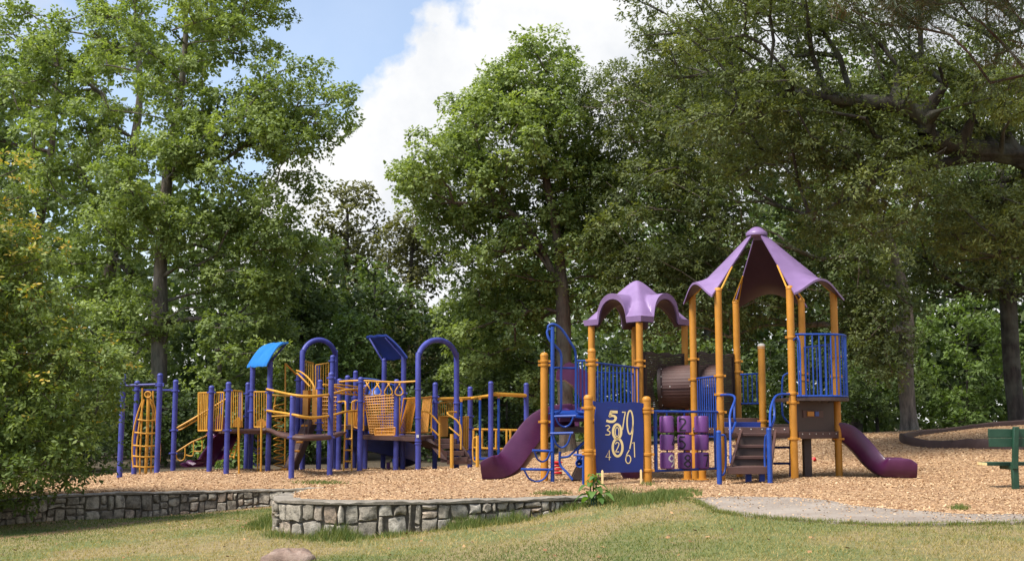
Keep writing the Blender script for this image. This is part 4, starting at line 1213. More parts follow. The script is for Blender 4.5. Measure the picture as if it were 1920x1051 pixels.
# under the deck: bent pipes, talk tube, slanted board, brown foot
rail([(1112, 812, 20.9), (1090, 832, 20.8), (1070, 852, 20.7), (1062, 856, 20.7), (1050, 857, 20.7)], 0.02, 3, 'bent_pipe')
rail([(1050, 846, 20.7), (1050, 870, 20.7), (1062, 884, 20.6), (1074, 899, 20.5)], 0.022, 3, 'bent_pipe')
rail([(1108, 820, 20.6), (1086, 838, 20.6), (1083, 852, 20.6), (1083, 870, 20.6)], 0.018, 3, 'bent_pipe')
ypart('slanted_board', MB().prism([W(1072, 898, 20.6), W(1082, 877, 20.6), W(1095, 866, 20.6), (W(1095, 890, 20.6)), W(1088, 899, 20.6)], (0, .5, 0)), 'darkbrown', smooth=False)
c = W(1087, 868, 19.9)
mb = MB()
for (r_, y_) in ((0,), ) if False else (): pass
rows = []
for (r_, o_) in ((0.03, .16), (0.035, .08), (0.05, .03), (0.075, 0.0), (0.065, -.005), (0.04, .04)):
    rows.append([c + np.array((r_ * math.cos(a), o_, r_ * math.sin(a))) for a in np.linspace(0, 2 * math.pi, 16, endpoint=False)])
mb.grid(np.array(rows), closed_v=True)
mb.tube([c + (0, .15, 0), c + (.02, .15, .1), c + (.06, .1, .13), c + (.12, 0, .1)], 0.03, 8, smooth=3)
mb.tube([W(1094, 850, 19.75), W(1094, 919, 19.75)], 0.022, 8)
mb.tube([W(1076, 852, 19.9), W(1096, 853, 19.8)], 0.02, 8)
ypart('talk_tube', mb, 'blue')
# number panel between the low posts
q00, q10, q11, q01 = W(1120, 886, 19.75), W(1206, 884, 20.12), W(1207, 754, 20.12), W(1113, 751, 19.75)
_n = np.cross(q10 - q00, q01 - q00); _r = ray(1207, 754); _c = np.array((0, 0, CAMZ))
q11 = _c + _r * (np.dot(q00 - _c, _n) / np.dot(_r, _n))      # keep the board flat
def PQ(s, t, off=0.0):
    """s 0..1 across, t 0..1 from the top"""
    a = q01 + (q11 - q01) * s; b = q00 + (q10 - q00) * s; p = a + (b - a) * t
    nn = np.cross(q10 - q00, q01 - q00); nn /= np.linalg.norm(nn); nn = nn if nn[1] < 0 else -nn
    return p + nn * off
top = [PQ(s, 0.012 * math.sin(s * 14) + (0.008 if .1 < s < .9 else 0)) for s in np.linspace(0, 1, 22)]
rt = [PQ(1, .06), PQ(.965, .10), PQ(.975, .14), PQ(.985, .2)]
lf = [PQ(.02, .2), PQ(.035, .14), PQ(.05, .10), PQ(0.0, .05)]
outline = top + rt + [PQ(1, .3), PQ(1, 1), PQ(0, 1), PQ(.01, .3)] + lf
bd = PQ(0, 0, 0.03) - PQ(0, 0)
board = ypart('number_panel', MB().prism(outline, -bd), 'navy', smooth=False)
def px2pq(px, py, off):
    s_ = (px - (1113 + (py - 751) / 135 * 7)) / (1207 - 1113 - (py - 751) / 135 * 7.5); return PQ(s_, (py - 752) / 133, off)
def ring(cx, cy, rx, ry, n=28, t0=0, t1=2 * math.pi):
    return [(cx + rx * math.cos(a), cy + ry * math.sin(a)) for a in np.linspace(t0, t1, n)]
def stroke(pts, w, sm=0):
    P = [np.array(p, float) for p in pts]
    if sm: P = catmull(P, sm)
    closed = np.linalg.norm(P[0] - P[-1]) < 0.01
    if closed: P = P[:-1]
    n = len(P); vs, fs = [], []
    for i in range(n):
        t = (P[(i + 1) % n] - P[i - 1]) if closed else (P[min(i + 1, n - 1)] - P[max(i - 1, 0)])
        t = t / (np.linalg.norm(t) + 1e-9); m_ = np.array((-t[1], t[0])) * w / 2
        for q in (P[i] - m_, P[i] + m_): vs.append(px2pq(q[0], q[1], 0.004))
    for i in range(n if closed else n - 1):
        j = (i + 1) % n; fs.append((2 * i, 2 * j, 2 * j + 1, 2 * i + 1))
    return vs, fs
DIG = [
    [([(1157.5, 771.5), (1144, 771.5)], 5, 0), ([(1145.5, 770), (1142.5, 781)], 4.6, 0), ([(1141.5, 780), (1148, 778.5), (1154, 782), (1151, 788.5), (1144, 790), (1136.5, 788)], 4.6, 4)],
    [([(1135, 798.5), (1140, 797), (1142.5, 801), (1138, 805.5), (1143, 809), (1142, 814), (1134.5, 814.5)], 2.0, 4)],
    [(ring(1156.5, 808.5, 7.6, 13.6), 4.6, 0), (ring(1157.5, 838, 9.2, 16.5), 4.4, 0)],
    [(ring(1156.5, 809, 3.4, 8.6), 1.5, 0)],
    [([(1153.5, 832), (1156, 828.5), (1160, 830.5), (1158.5, 837), (1153.5, 846.5)], 1.7, 4), ([(1153.5, 846.3), (1160.5, 846.3)], 1.7, 0)],
    [([(1165.5, 771.5), (1173, 771.5)], 2.0, 0), ([(1172, 771), (1169.5, 785), (1166.5, 805)], 2.0, 3)],
    [(ring(1180.8, 790.5, 5.6, 22.5), 2.8, 0), ([(1186, 795), (1185.5, 812), (1180.5, 841)], 2.4, 4)],
    [([(1142, 861.5), (1142, 843), (1135.5, 856), (1145, 856)], 1.7, 0)],
    [(ring(1177.6, 860.5, 4.8, 7.6), 1.9, 0), ([(1173, 859), (1175, 851), (1179.5, 843)], 1.9, 3)],
    [([(1185, 830), (1188.8, 828), (1189.8, 857)], 1.9, 0)]]
for strokes in DIG:
    mb = MB()
    for st in strokes:
        mb.add(*stroke(*st))
    build('digit', mb, M['cream'], board, origin=YO, smooth=False)
ypart('faded_line', MB().prism([PQ(.255, .083, .003), PQ(.48, .087, .003), PQ(.48, .096, .003), PQ(.255, .093, .003)], -bd * 0.02), 'blue', board, smooth=False)
# roller panel with purple number cylinders
g0, g1 = np.array((xd, yd)), Gp
zr1, zr0 = zpx(771, 20.6), zpx(881, 20.6)
frame = MB()
for z in (zr0, zr1): frame.tube([(*g0, z), (*g1, z)], 0.022, 8)
def along(px):
    for s in np.linspace(-.1, 1.1, 400):
        p = g0 + (g1 - g0) * s
        if CX + p[0] / p[1] * F >= px: return p
    return g1
for px in (1227, 1337):
    p = along(px); frame.tube([(*p, zr0), (*p, zr1)], 0.02, 8)
for px in (1248, 1280.5, 1312.5):
    p = along(px); frame.tube([(*p, zr0), (*p, zr1)], 0.014, 8)
rp = ypart('roller_frame', frame, 'blue')
p = along(1228); ypart('frame_panel', MB().box((p[0] - .01, p[1] + .03, (zr0 + zr1) / 2), (0.06, 0.04, zr1 - zr0 - .02)), 'navy', rp)
GLYPH = {'1': [[(.3, .8), (.5, 1)], [(.5, 1), (.5, 0)]], '2': [[(.05, .75), (.25, .98), (.75, .95), (.9, .7), (.5, .35), (.05, 0)], [(.05, 0), (.95, 0)]],
         '4': [[(.7, 0), (.7, 1)], [(.7, 1), (.05, .35)], [(.05, .35), (.95, .35)]], '5': [[(.9, 1), (.2, 1)], [(.2, 1), (.12, .55)], [(.12, .55), (.5, .65), (.92, .35), (.6, .02), (.05, .08)]],
         '7': [[(.05, 1), (.95, 1)], [(.95, 1), (.6, .5), (.4, 0)]], '8': [[(.5, .53), (.12, .75), (.5, 1), (.88, .75), (.5, .53), (.05, .26), (.5, 0), (.95, .26), (.5, .53)]],
         '9': [[(.9, .7), (.5, 1), (.08, .72), (.45, .45), (.9, .7), (.8, .3), (.4, 0)]]}
digs = {(0, 2): ('9', 32, 'bolt'), (1, 0): ('2', -24, 'black'), (1, 1): ('5', -30, 'black'), (1, 2): ('8', 16, 'black'), (2, 2): ('7', 30, 'black'), (0, 0): ('1', 70, 'black'), (0, 1): ('4', 62, 'black')}
for ci, px in enumerate((1248, 1280.5, 1312.5)):
    p = along(px)
    for ri, (ya_, yb2) in enumerate(((779, 810.5), (813.5, 843.5), (847, 878))):
        za, zb_ = zpx(yb2, p[1]), zpx(ya_, p[1]); h = zb_ - za; r_ = 0.124
        cy = ypart('number_roller', MB().lathe((p[0], p[1], za), [(r_ - .015, 0), (r_, .014), (r_, h - .03), (r_ - .012, h - .008), (r_ - .05, h)], 28), 'purple', rp, angle=35)
        if (ci, ri) in digs:
            ch, an0, mt = digs[(ci, ri)]
            mb = MB()
            for line in GLYPH[ch]:
                P = catmull([np.array(q, float) for q in line], 5) if len(line) > 2 else [np.array(line[0]) + (np.array(line[1]) - np.array(line[0])) * k_ / 5 for k_ in range(6)]
                n_ = len(P); vs, fs = [], []
                for i_ in range(n_):
                    t_ = P[min(i_ + 1, n_ - 1)] - P[max(i_ - 1, 0)]; t_ = t_ * (.13, .2); t_ /= np.linalg.norm(t_) + 1e-9
                    for sg in (-.013, .013):
                        a_ = (P[i_][0] - .5) * .13 - t_[1] * sg; b_ = (P[i_][1] - .5) * .2 + t_[0] * sg; an = R(-90 + an0) + a_ / r_
                        vs.append((p[0] + (r_ + .003) * math.cos(an), p[1] + (r_ + .003) * math.sin(an), za + h * .48 + b_))
                for i_ in range(n_ - 1): fs.append((2 * i_, 2 * i_ + 2, 2 * i_ + 3, 2 * i_ + 1))
                mb.add(vs, fs)
            build('digit', mb, M[mt], rp, origin=YO, smooth=False)
    # little pulley next to the last one
# brown tunnel with wall panels
ta, tb = np.array(W(1238, 726, 23.35)), np.array(W(1345, 723, 23.12))
T = (tb - ta) / np.linalg.norm(tb - ta); S = np.cross(T, (0, 0, 1)); S /= np.linalg.norm(S); U = np.cross(S, T)
rows = []
ns = 64; nl = int(np.linalg.norm(tb - ta) / 0.012)
for i in range(nl + 1):
    rows.append([ta + (tb - ta) * i / nl + (S * math.cos(a) + U * math.sin(a)) * 0.415 for a in np.linspace(0, 2 * math.pi, ns, endpoint=False)])
tun = MB()
# grooves run along the tunnel
rows = [[ta + (tb - ta) * i / 6 + (S * math.cos(a) + U * math.sin(a)) * (0.415 + (0.006 if k % 2 else 0)) for k, a in enumerate(np.linspace(0, 2 * math.pi, 84, endpoint=False))] for i in range(7)]
tun.grid(np.array(rows), closed_v=True)
tunnel = ypart('tunnel', tun, 'brown', angle=25)
fl = [[ta + T * o_ + (S * math.cos(a) + U * math.sin(a)) * r_ for a in np.linspace(0, 2 * math.pi, 48, endpoint=False)] for r_, o_ in ((0.415, .05), (.465, .05), (.475, .03), (.475, -.02), (.415, -.02))]
ypart('flange', MB().grid(np.array(fl), closed_v=True), 'darkbrown', tunnel)
mb = MB()
for a in np.linspace(0, 2 * math.pi, 14, endpoint=False):
    q = ta + T * .05 + (S * math.cos(a) + U * math.sin(a)) * .445; mb.tube([q, q + T * .012], .014, 7)
for s_ in (.2, .55, .85):
    for an in (math.pi * .98,):
        q = ta + (tb - ta) * s_ - S * 0.39 * -math.cos(0) if False else ta + (tb - ta) * s_ + (S if S[1] < 0 else -S) * .42
        mb.tube([q, q + (S if S[1] < 0 else -S) * .012], .013, 7)
tag(ypart('bolts', mb, 'bolt', tunnel), kind='stuff')
sf = S if S[1] < 0 else -S
ypart('seam', MB().box((ta + tb) / 2 + sf * .418 - (0, 0, .02), (np.linalg.norm(tb - ta), .03, .03), [T, sf, (0, 0, 1)]), 'brown', tunnel)
def slatpanel(name, a, b, z0, z1, hole=None):
    """dark panel of moulded horizontal slats with a round hole"""
    a, b = np.array(a), np.array(b); t = (b - a); w = np.linalg.norm(t); t = t / w; n_ = np.array((t[1], -t[0]))
    mb = MB(); n = int((z1 - z0) / 0.034)
    for i in range(n):
        z = z0 + (i + .5) * (z1 - z0) / n
        spans = [(0, w)]
        if hole:
            hu, hz, hr = hole
            if abs(z - hz) < hr:
                e = math.sqrt(hr * hr - (z - hz) ** 2); spans = [(0, hu - e), (hu + e, w)]
        for (s0, s1) in spans:
            if s1 - s0 > .02:
                c = a + t * (s0 + s1) / 2; mb.box((c[0], c[1], z), (s1 - s0, .03, (z1 - z0) / n - .007), [(*t, 0), (*n_, 0), (0, 0, 1)])
    o = ypart(name, mb, 'darkbrown', smooth=False)
    mb = MB()
    for s_ in (.02, w - .02):
        c = a + t * s_; mb.box((c[0], c[1], (z0 + z1) / 2), (.05, .06, z1 - z0), [(*t, 0), (*n_, 0), (0, 0, 1)])
    c = (a + b) / 2
    top = [(*(a + t * s_ * w), z1 + 0.02 + .018 * math.sin(s_ * 15)) for s_ in np.linspace(0, 1, 20)] + [(*(b - t * s_ * w), z1 - .03) for s_ in np.linspace(0, 1, 20)]
    mb.prism([np.array(q) - np.array((*n_, 0)) * .03 for q in top], np.array((*n_, 0)) * .06)
    ypart('panel_frame', mb, 'darkbrown', o, smooth=False)
slatpanel('tunnel_wall', tp['C'] + (.09, .06), tp['R'] + (-.03, -.03), zpx(778, 23.2), zpx(664, 23.2), (np.linalg.norm(tp['R'] - tp['C']) * .45, ta[2], .36))
slatpanel('tunnel_wall', Fp + (.08, .02), H_ + (-.08, -.02), zpx(815, 23), zpx(663, 23), (0.42, tb[2] + .02, .36))
# small yellow feet behind the rollers
for px in (1289, 1317):
    x, y = xyb(px, 22.4); mb = MB().lathe((x, y, gz(x, y) - .1), [(.07, 0), (.07, .35)], 14); mb.lathe((x, y, gz(x, y) + .01), [(.12, 0), (.12, .025), (.07, .03)], 14)
    ypart('spring_foot', mb, 'yellow')
# plum bucket behind the number panel
rows = []
c = W(1190, 872, 21.4)
for (r_, z_) in ((.05, -.26), (.2, -.24), (.27, -.1), (.3, .1), (.3, .12), (.27, .1), (.2, -.18)):
    rows.append([c + np.array((r_ * math.cos(a), r_ * math.sin(a), z_)) for a in np.linspace(0, 2 * math.pi, 24, endpoint=False)])
ypart('seat_bowl', MB().grid(np.array(rows), closed_v=True), 'plum')
# ------------------------------------------------------------------ violet and yellow play structure on the lower terrace
b0 = W(600, 885, 29.5)
VS = thing('play_structure', (b0[0], 29.5, float(mulch_z(b0[0], 29.5))), 'violet posted play structure with yellow rails, two blue shade roofs and two arches', 'play structure')
VO = np.array(VS.location)
def vpart(name, mb, mat, parent=None, **kw):
    return build(name, mb, M[mat], parent or VS, origin=VO, **kw)
def vpost(px, ybase, ytop, d, clamps=(), r=0.064):
    p = W(px, ybase, d)
    o = postat(p[0], p[1], zpx(ytop, d), r, 'violet', VS, [zpx(v, d) for v in clamps], VO)
    return np.array((p[0], p[1]))
vp = {}
for k, a in dict(
    a=(224, 897, 700, 28.6), b=(251, 890, 713, 29.6, (722, 731)), c=(294, 888, 699, 28.6, (719, 722)), e=(324, 887, 711, 30, (732, 806, 849)),
    f=(392, 890, 722, 29.0, (735,)), g=(424, 890, 715, 28.6, (731, 806)), h=(461, 884, 716, 31.0, (737, 780)), i=(469, 885, 682, 30.4, (732, 741, 770)), j=(502, 884, 676, 29.2, (729, 735, 768, 806)),
    k=(546, 899, 740, 27.0, (819,)), l=(556, 883, 699, 31.0, (712,)), m=(597, 883, 711, 30.2, (728, 792, 805)), n=(618, 893, 697, 27.5, (708, 819)), o=(620, 884, 665, 31.6, (676,)), p=(634, 883, 709, 29.6, (753,)),
    q=(674, 884, 706, 29.0, (752, 716)), r=(684, 883, 720, 30.0, (773, 806, 817)), s=(664, 883, 694, 31.6, (745, 749)), t=(649, 883, 703, 31.2), u=(742, 882, 710, 29.2, (738, 818, 823)),
    v=(755, 881, 663, 30.2, (737,)), w=(718, 882, 671, 31.4), x=(815, 878, 716, 30.4, (743, 754)), y=(881, 874, 724, 31.0, (780, 802, 840)), z=(920, 872, 714, 30.0, ()), z2=(987, 872, 717, 31.4)).items():
    vp[k] = vpost(a[0], a[1], a[2], a[3], a[4] if len(a) > 4 else ())
# two arches
def arch(x0, x1, ytop, yb, d0, d1, clamps):
    xm = (x0 + x1) / 2; hw = (x1 - x0) / 2; dm = (d0 + d1) / 2
    pts = [W(x0, yb + 6, d0), W(x0, 800, d0), W(x0, ytop + hw * 1.06 + 6, d0)]
    for i in range(1, 12):
        a = math.pi * (1 - i / 12); pts.append(W(xm + hw * math.cos(a), ytop + 6 + hw * 1.06 * (1 - math.sin(a)), d0 + (d1 - d0) * i / 12))
    pts += [W(x1, ytop + hw * 1.06 + 6, d1), W(x1, 800, d1), W(x1, yb + 6, d1)]
    return vpart('arch', MB().tube(pts, 0.068, 14, smooth=2), 'violet')
arch(567, 629, 631, 884, 31.4, 32.2, ())
ar2 = arch(784, 856, 631, 882, 28.9, 30.3, ())
for px, yy, d in ((784, 729, 28.9), (784, 783, 28.9), (784, 826, 28.9), (784, 831, 28.9), (856, 755, 30.3), (856, 783, 30.3), (856, 826, 30.3)):
    c = W(px, yy, d); vpart('clamp', MB().lathe(c - (0, 0, .02), [(.066, 0), (.082, .006), (.082, .036), (.066, .042)], 16), 'violet', ar2)
vpart('tag', MB().box(W(783, 817, 28.82), (0.06, .01, 0.07)), 'bolt', ar2)
# shade roofs: curved blue sheets on bent brackets
def shade(c4, bend, mat, name='shade_roof'):
    """c4: corners (low-near, low-far, high-far, high-near); bend lifts the middle"""
    A, B, C_, D = [np.array(q) for q in c4]
    nu, nv = 14, 6; Gd = np.zeros((nu, nv, 3))
    for i in range(nu):
        for j in range(nv):
            s, t = i / (nu - 1), j / (nv - 1)
            p = (A * (1 - t) + B * t) * (1 - s) + (D * (1 - t) + C_ * t) * s
            Gd[i, j] = p + np.array((0, 0, bend * math.sin(math.pi * s) + 0.012 * math.sin(t * 18)))
    return vpart(name, MB().shell(Gd, (0, 0, -0.05)), mat, angle=45)
sh1 = shade([W(500, 682, 28.6), W(463, 685, 30.8), W(508, 643, 31.0), W(541, 640, 28.9)], 0.16, 'skyblue')
sh2 = shade([W(764, 668, 29.9), W(722, 672, 31.6), W(687, 629, 31.8), W(724, 626, 30.1)], 0.05, 'navy')
for pts in ([(503, 682, 29.2), (512, 672, 29.1), (536, 645, 29.0)], [(470, 686, 30.4), (490, 672, 30.5), (508, 650, 30.6)]):
    vpart('roof_bracket', MB().tube([W(*p) for p in pts], 0.025, 7, smooth=3), 'violet', sh1)
for pts in ([(718, 676, 31.4), (708, 660, 31.4), (693, 634, 31.5)], [(754, 668, 30.2), (740, 652, 30.2), (722, 632, 30.2)]):
    vpart('roof_bracket', MB().tube([W(*p) for p in pts], 0.025, 7, smooth=3), 'violet', sh2)
def vr(name, lines, r=0.02, mat='yellow2', sm=0, seg=7):
    mb = MB()
    for l in lines:
        mb.tube([W(*p) for p in l], r, seg, smooth=sm if len(l) > 2 else 0)
    return vpart(name, mb, mat)
# cargo climber on the left
vr('cross_bar', [[(236, 722, 28.6), (297, 720, 28.6)]], 0.03, 'violet'); vr('cross_bar', [[(251, 731, 29.6), (324, 731, 30)]], 0.026, 'violet')
cl = []
cd = 29.1
for (xt, xm, xb_) in ((268, 249, 248), (272, 263, 262), (284, 281, 280)):
    pass
net = [[(268, 748, cd), (258, 775, cd), (250, 810, cd), (248, 850, cd), (250, 876, cd)], [(270, 748, cd), (262, 790, cd), (256, 840, cd), (257, 876, cd)],
       [(267, 727, cd), (266, 780, cd), (263, 840, cd), (262, 890, cd)], [(277, 732, cd), (276, 790, cd), (275, 840, cd), (273, 890, cd)],
       [(281, 748, cd), (290, 780, cd), (293, 800, cd), (292, 830, cd)], [(287, 732, cd), (287, 760, cd), (284, 840, cd), (283, 890, cd)], [(280, 746, cd), (290, 762, cd), (299, 820, cd), (300, 850, cd), (297, 880, cd)]]
vr('climbing_net', net, 0.021, 'yellow2', 3)
vr('climbing_net_pole', [[(278, 734, cd - .1), (277, 790, cd - .1), (273, 888, cd - .1)]], 0.04, 'yellow2', 3)
mb = MB()
for yy, x0, x1 in ((786, 259, 294), (810, 253, 295), (834, 250, 293), (854, 249, 292), (873, 250, 292)):
    mb.tube([W(x0, yy, cd), W((x0 + x1) / 2, yy + 2, cd - .25), W(x1, yy + 1, cd)], 0.02, 7, smooth=3)
tag(vpart('climbing_net_rungs', mb, 'yellow2'), kind='stuff')
vr('ring_handle', [[(277.5 + 6 * math.cos(a), 739 + 5.5 * math.sin(a), cd - .15) for a in np.linspace(0, 2 * math.pi, 17)]], 0.018)
# sloping parallel rails from the end post to the balcony
vr('sloping_rail', [[(324, 806, 30), (356, 788, 30), (395, 765, 30.2), (425, 747, 30.4)]], 0.028); vr('sloping_rail', [[(332, 806, 30), (340, 804, 30), (372, 785, 30.1), (420, 757, 30.4)]], 0.018)
vr('sloping_rail', [[(324, 850, 30), (330, 847, 30), (360, 828, 30.1), (388, 816, 30.2)]], 0.022)
vr('hanging_loop', [[(331, 848, 30), (331, 857, 30), (337, 863, 30), (345, 860, 30), (347, 850, 30), (347, 838, 30)], [(349, 852, 30), (356, 854, 30), (362, 852, 30), (363, 838, 30), (363, 828, 30)], [(364, 845, 30.1), (378, 844, 30.1), (379, 825, 30.1)]], 0.016, sm=3)
# caged balcony
def vbars(name, quad, n, mat='yellow2', r=0.012, rr=0.019, rows=()):
    """quad: top-left, top-right, bottom-right, bottom-left as (px, py, d)"""
    TL, TR, BR, BL = [W(*q) for q in quad]
    mb = MB(); mb.tube([TL, TR], rr, 7); mb.tube([BL, BR], rr, 7); mb.tube([TL, BL], rr, 7); mb.tube([TR, BR], rr, 7)
    for i in range(1, n):
        s = i / n; mb.tube([TL + (TR - TL) * s, BL + (BR - BL) * s], r, 6)
    for t in rows:
        mb.tube([TL + (BL - TL) * t, TR + (BR - TR) * t], r, 6)
    return vpart(name, mb, mat)
vbars('balcony_cage', [(374, 736, 29.9), (420, 735, 28.7), (416, 806, 28.7), (372, 807, 29.9)], 11)
vbars('balcony_cage', [(372, 736, 30), (388, 736, 31), (388, 806, 31), (372, 807, 30)], 7)
vbars('guard_rail', [(434, 731, 28.8), (454, 733, 29.4), (454, 800, 29.4), (434, 800, 28.8)], 5)
vbars('guard_rail', [(477, 734, 30.2), (500, 734, 29.3), (500, 800, 29.3), (477, 800, 30.2)], 5)
# plum spiral slide from the balcony and its yellow edge
sv = np.array((0.75, 0.66, 0))
slide('slide', [W(424, 808, 30.0), W(414, 822, 29.9), W(402, 845, 29.7), W(390, 862, 29.5), W(376, 872, 29.4), W(362, 874, 29.2)], 0.62, 0.34, side=sv, root=VS, org=VO)
vpart('slide_side_board', MB().prism([W(413, 735, 30.6), W(418, 735, 30.6), W(417, 775, 30.6), W(412, 780, 30.6)], (0, .06, 0)), 'blue', smooth=False)
vpart('slide_side_board', MB().prism([W(448, 735, 30.8), W(453, 735, 30.8), W(452, 790, 30.8), W(447, 790, 30.8)], (0, .06, 0)), 'blue', smooth=False)
vpart('slide_mouth', MB().prism([W(402, 806, 30.4), W(403, 785, 30.4), W(408, 778, 30.4), W(416, 776, 30.4), (W(421, 784, 30.4)), W(422, 806, 30.4)], (0, .1, 0)), 'plum', smooth=False)
# deck plates
def plate(pts, th=0.10, mat='brown', name='deck'):
    return vpart(name, MB().prism([W(*p) for p in pts], (0, 0, -th)), mat, smooth=False)
plate([(422, 804, 28.6), (502, 806, 29.2), (470, 803, 30.6), (402, 804, 30.4)])
vpart('deck_edge', MB().tube([W(430, 808, 28.6), W(470, 807, 29.0), W(504, 806, 29.1), W(524, 814, 28.2), W(546, 819, 27.05), W(580, 821, 26.9), W(618, 819, 27.45), W(640, 812, 28.6)], 0.055, 8, smooth=4), 'brown')
plate([(504, 806, 29.3), (546, 817, 27.2), (618, 817, 27.6), (650, 808, 29.0), (640, 808, 29.4), (600, 813.5, 28.6), (560, 813.5, 28.4), (520, 807, 29.6)], 0.04, name='curved_bridge')
plate([(634, 797, 29.6), (690, 797, 29.8), (700, 795, 31), (640, 795, 31)])
plate([(680, 815, 29.2), (784, 819, 28.95), (815, 815, 30.4), (700, 811, 31.2)])
# curved bridge rails, upper and lower pairs
for k, (y1, y2, y3, y4) in enumerate(((729, 739, 741, 739), (769, 776, 781, 779))):
    vr('bridge_rail', [[(500, y1, 29.2), (546, y2, 27.0), (580, y3 + 1, 26.9), (618, y4, 27.5), (648, y4 - 8, 28.6), (684, y4 - 10, 29.9)]], 0.028, sm=5)
    vr('bridge_rail', [[(509, y1 + 11, 30.0), (546, y2 + 3, 29.6), (580, y3 + 3, 29.3), (618, y4 + 1, 29.4)]], 0.022, sm=5)
vr('bridge_chain', [[(x, 784, 28), (x, 817, 28)] for x in (571, 578, 609, 627)], 0.008, 'darkbrown')
# yellow ladders, zigzag climber and climbing poles
vr('zigzag_pole', [[(535, 682, 30.2), (534, 915 - 30, 30.2)], [(535, 681, 30.2), (556, 702, 30.8)], [(517, 741, 30.2), (513, 770, 30.2)]], 0.022)
zz = []
for i, yy in enumerate(range(756, 880, 12)):
    zz += [(533, yy, 30.25), (513, yy + 6, 30.0)]
vr('zigzag_climber', [zz], 0.018, sm=3)
vr('fire_pole', [[(447, 785, 28.7), (448, 890, 28.7)]], 0.026); vr('fire_pole', [[(490, 790, 29.0), (489, 884, 29.0)]], 0.026); vr('fire_pole', [[(484, 800, 29.2), (483, 884, 29.2)]], 0.016)
mb = MB()
for yy in (822, 838, 846, 868):
    mb.tube([W(477, yy, 29.6), W(481, yy + 4, 29.3), W(487, yy + 2, 29.2), W(490, yy - 2, 29.3)], 0.02, 6, smooth=3)
tag(vpart('step_pods', mb, 'violet'), kind='stuff')
mb = MB(); mb.tube([W(453, 806, 29.8), W(438, 858, 29.0)], .022, 7); mb.tube([W(444, 806, 30.4), W(430, 858, 29.6)], .022, 7)
for s in np.linspace(.05, .95, 8):
    mb.tube([W(453 - 15 * s, 806 + 52 * s, 29.8 - .8 * s), W(444 - 14 * s, 806 + 52 * s, 30.4 - .8 * s)], .016, 6)
vpart('arched_ladder', mb, 'yellow2')
for pts in ([(436, 800), (438, 788), (446, 780), (454, 790), (455, 800)], [(480, 798), (481, 790), (490, 783), (498, 790), (500, 798)]):
    vpart('entry_guard', MB().prism([W(x, y, 29.3) for x, y in pts], (0, .06, 0)), 'yellow', smooth=False)
# climbing wall stairs up to the first arch
for s in range(2):
    pass
vpart('ramp', MB().prism([W(528, 884, 29.6), W(545, 884, 29.6), W(586, 790, 30.8), W(580, 782, 30.8), W(566, 795, 30.6)], (0, .9, 0)), 'brown', smooth=False)
for (px, py, d) in ((533, 879, 29.5), (562, 828, 29.9), (563, 815, 30), (571, 797, 30.2), (556, 845, 29.8)):
    vpart('foothold', MB().box(W(px, py, d), (.16, .12, .05)), 'yellow', bevel=0.01)
# upper tower between the first arch legs
vbars('tower_rail', [(571, 676, 31.4), (587, 680, 31.8), (587, 745, 31.8), (571, 745, 31.4)], 4)
vbars('tower_rail', [(592, 684, 31.9), (616, 680, 32.0), (616, 740, 32.0), (592, 740, 31.9)], 5)
vpart('tower_board', MB().prism([W(590, 684, 32.0), W(600, 684, 32.0), W(600, 728, 32.0), W(590, 728, 32.0)], (0, .05, 0)), 'navy', smooth=False)
vr('swoop_rail', [[(556, 694, 30.9), (566, 698, 30.7), (580, 710, 30.4), (589, 725, 30.2), (590, 742, 30.2)], [(557, 699, 30.9), (570, 712, 30.6), (581, 724, 30.4)]], 0.022, sm=4)
vpart('yellow_chute', MB().prism([W(568, 731, 31), W(578, 731, 31), W(577, 778, 30.8), W(567, 778, 30.8)], (0, .4, 0)), 'yellow', smooth=False)
vpart('yellow_chute', MB().prism([W(585, 729, 31), W(598, 729, 31), W(596, 795, 30.8), W(585, 795, 30.8)], (0, .4, 0)), 'yellow', smooth=False)
vpart('tower_deck', MB().prism([W(562, 782, 30.9), W(612, 782, 30.9), W(612, 776, 32), W(562, 776, 32)], (0, 0, .06)), 'brown', smooth=False)
# slatted yellow climbing walls
def lattice(name, quad, nu, nv, r=0.011, mat='yellow', lean=0.0):
    TL, TR, BR, BL = [W(*q) for q in quad]; mb = MB()
    P = lambda s, t: (TL + (TR - TL) * s) * (1 - t) + (BL + (BR - BL) * s) * t
    for a, b in (((0, 0), (1, 0)), ((0, 1), (1, 1)), ((0, 0), (0, 1)), ((1, 0), (1, 1))):
        mb.tube([P(*a), P(*b)], 0.02, 6)
    for i in range(1, nu):
        s = i / nu; mb.tube([P(min(1, s + lean), 0), P(max(0, s - lean), 1)], r, 5)
    for j in range(1, nv):
        t = j / nv; mb.tube([P(0, t), P(1, t)], r * 1.3, 5)
    return vpart(name, mb, mat)
lattice('slatted_wall', [(683, 744, 29.6), (740, 740, 29.4), (741, 814, 29.3), (694, 812, 29.4)], 12, 14, .013)
vpart('wall_board', MB().prism([W(692, 780, 29.8), W(706, 778, 29.8), W(712, 800, 29.8), W(706, 812, 29.8), W(694, 812, 29.8)], (0, .05, 0)), 'yellow', smooth=False)
lattice('slatted_wall', [(704, 803, 28.9), (741, 801, 28.9), (740, 815, 28.9), (703, 815, 28.9)], 14, 2, .012)
lattice('slatted_wall', [(757, 747, 29.8), (782, 745, 29.2), (780, 810, 29.2), (748, 811, 29.8)], 12, 1, .012, lean=.25)
lattice('slatted_wall', [(786, 746, 29.4), (809, 743, 30.3), (809, 810, 30.3), (787, 810, 29.4)], 10, 1, .012, lean=.25)
vpart('wall_post_board', MB().prism([W(744, 745, 29.4), W(750, 745, 29.4), W(750, 812, 29.4), W(744, 812, 29.4)], (0, .05, 0)), 'yellow', smooth=False)
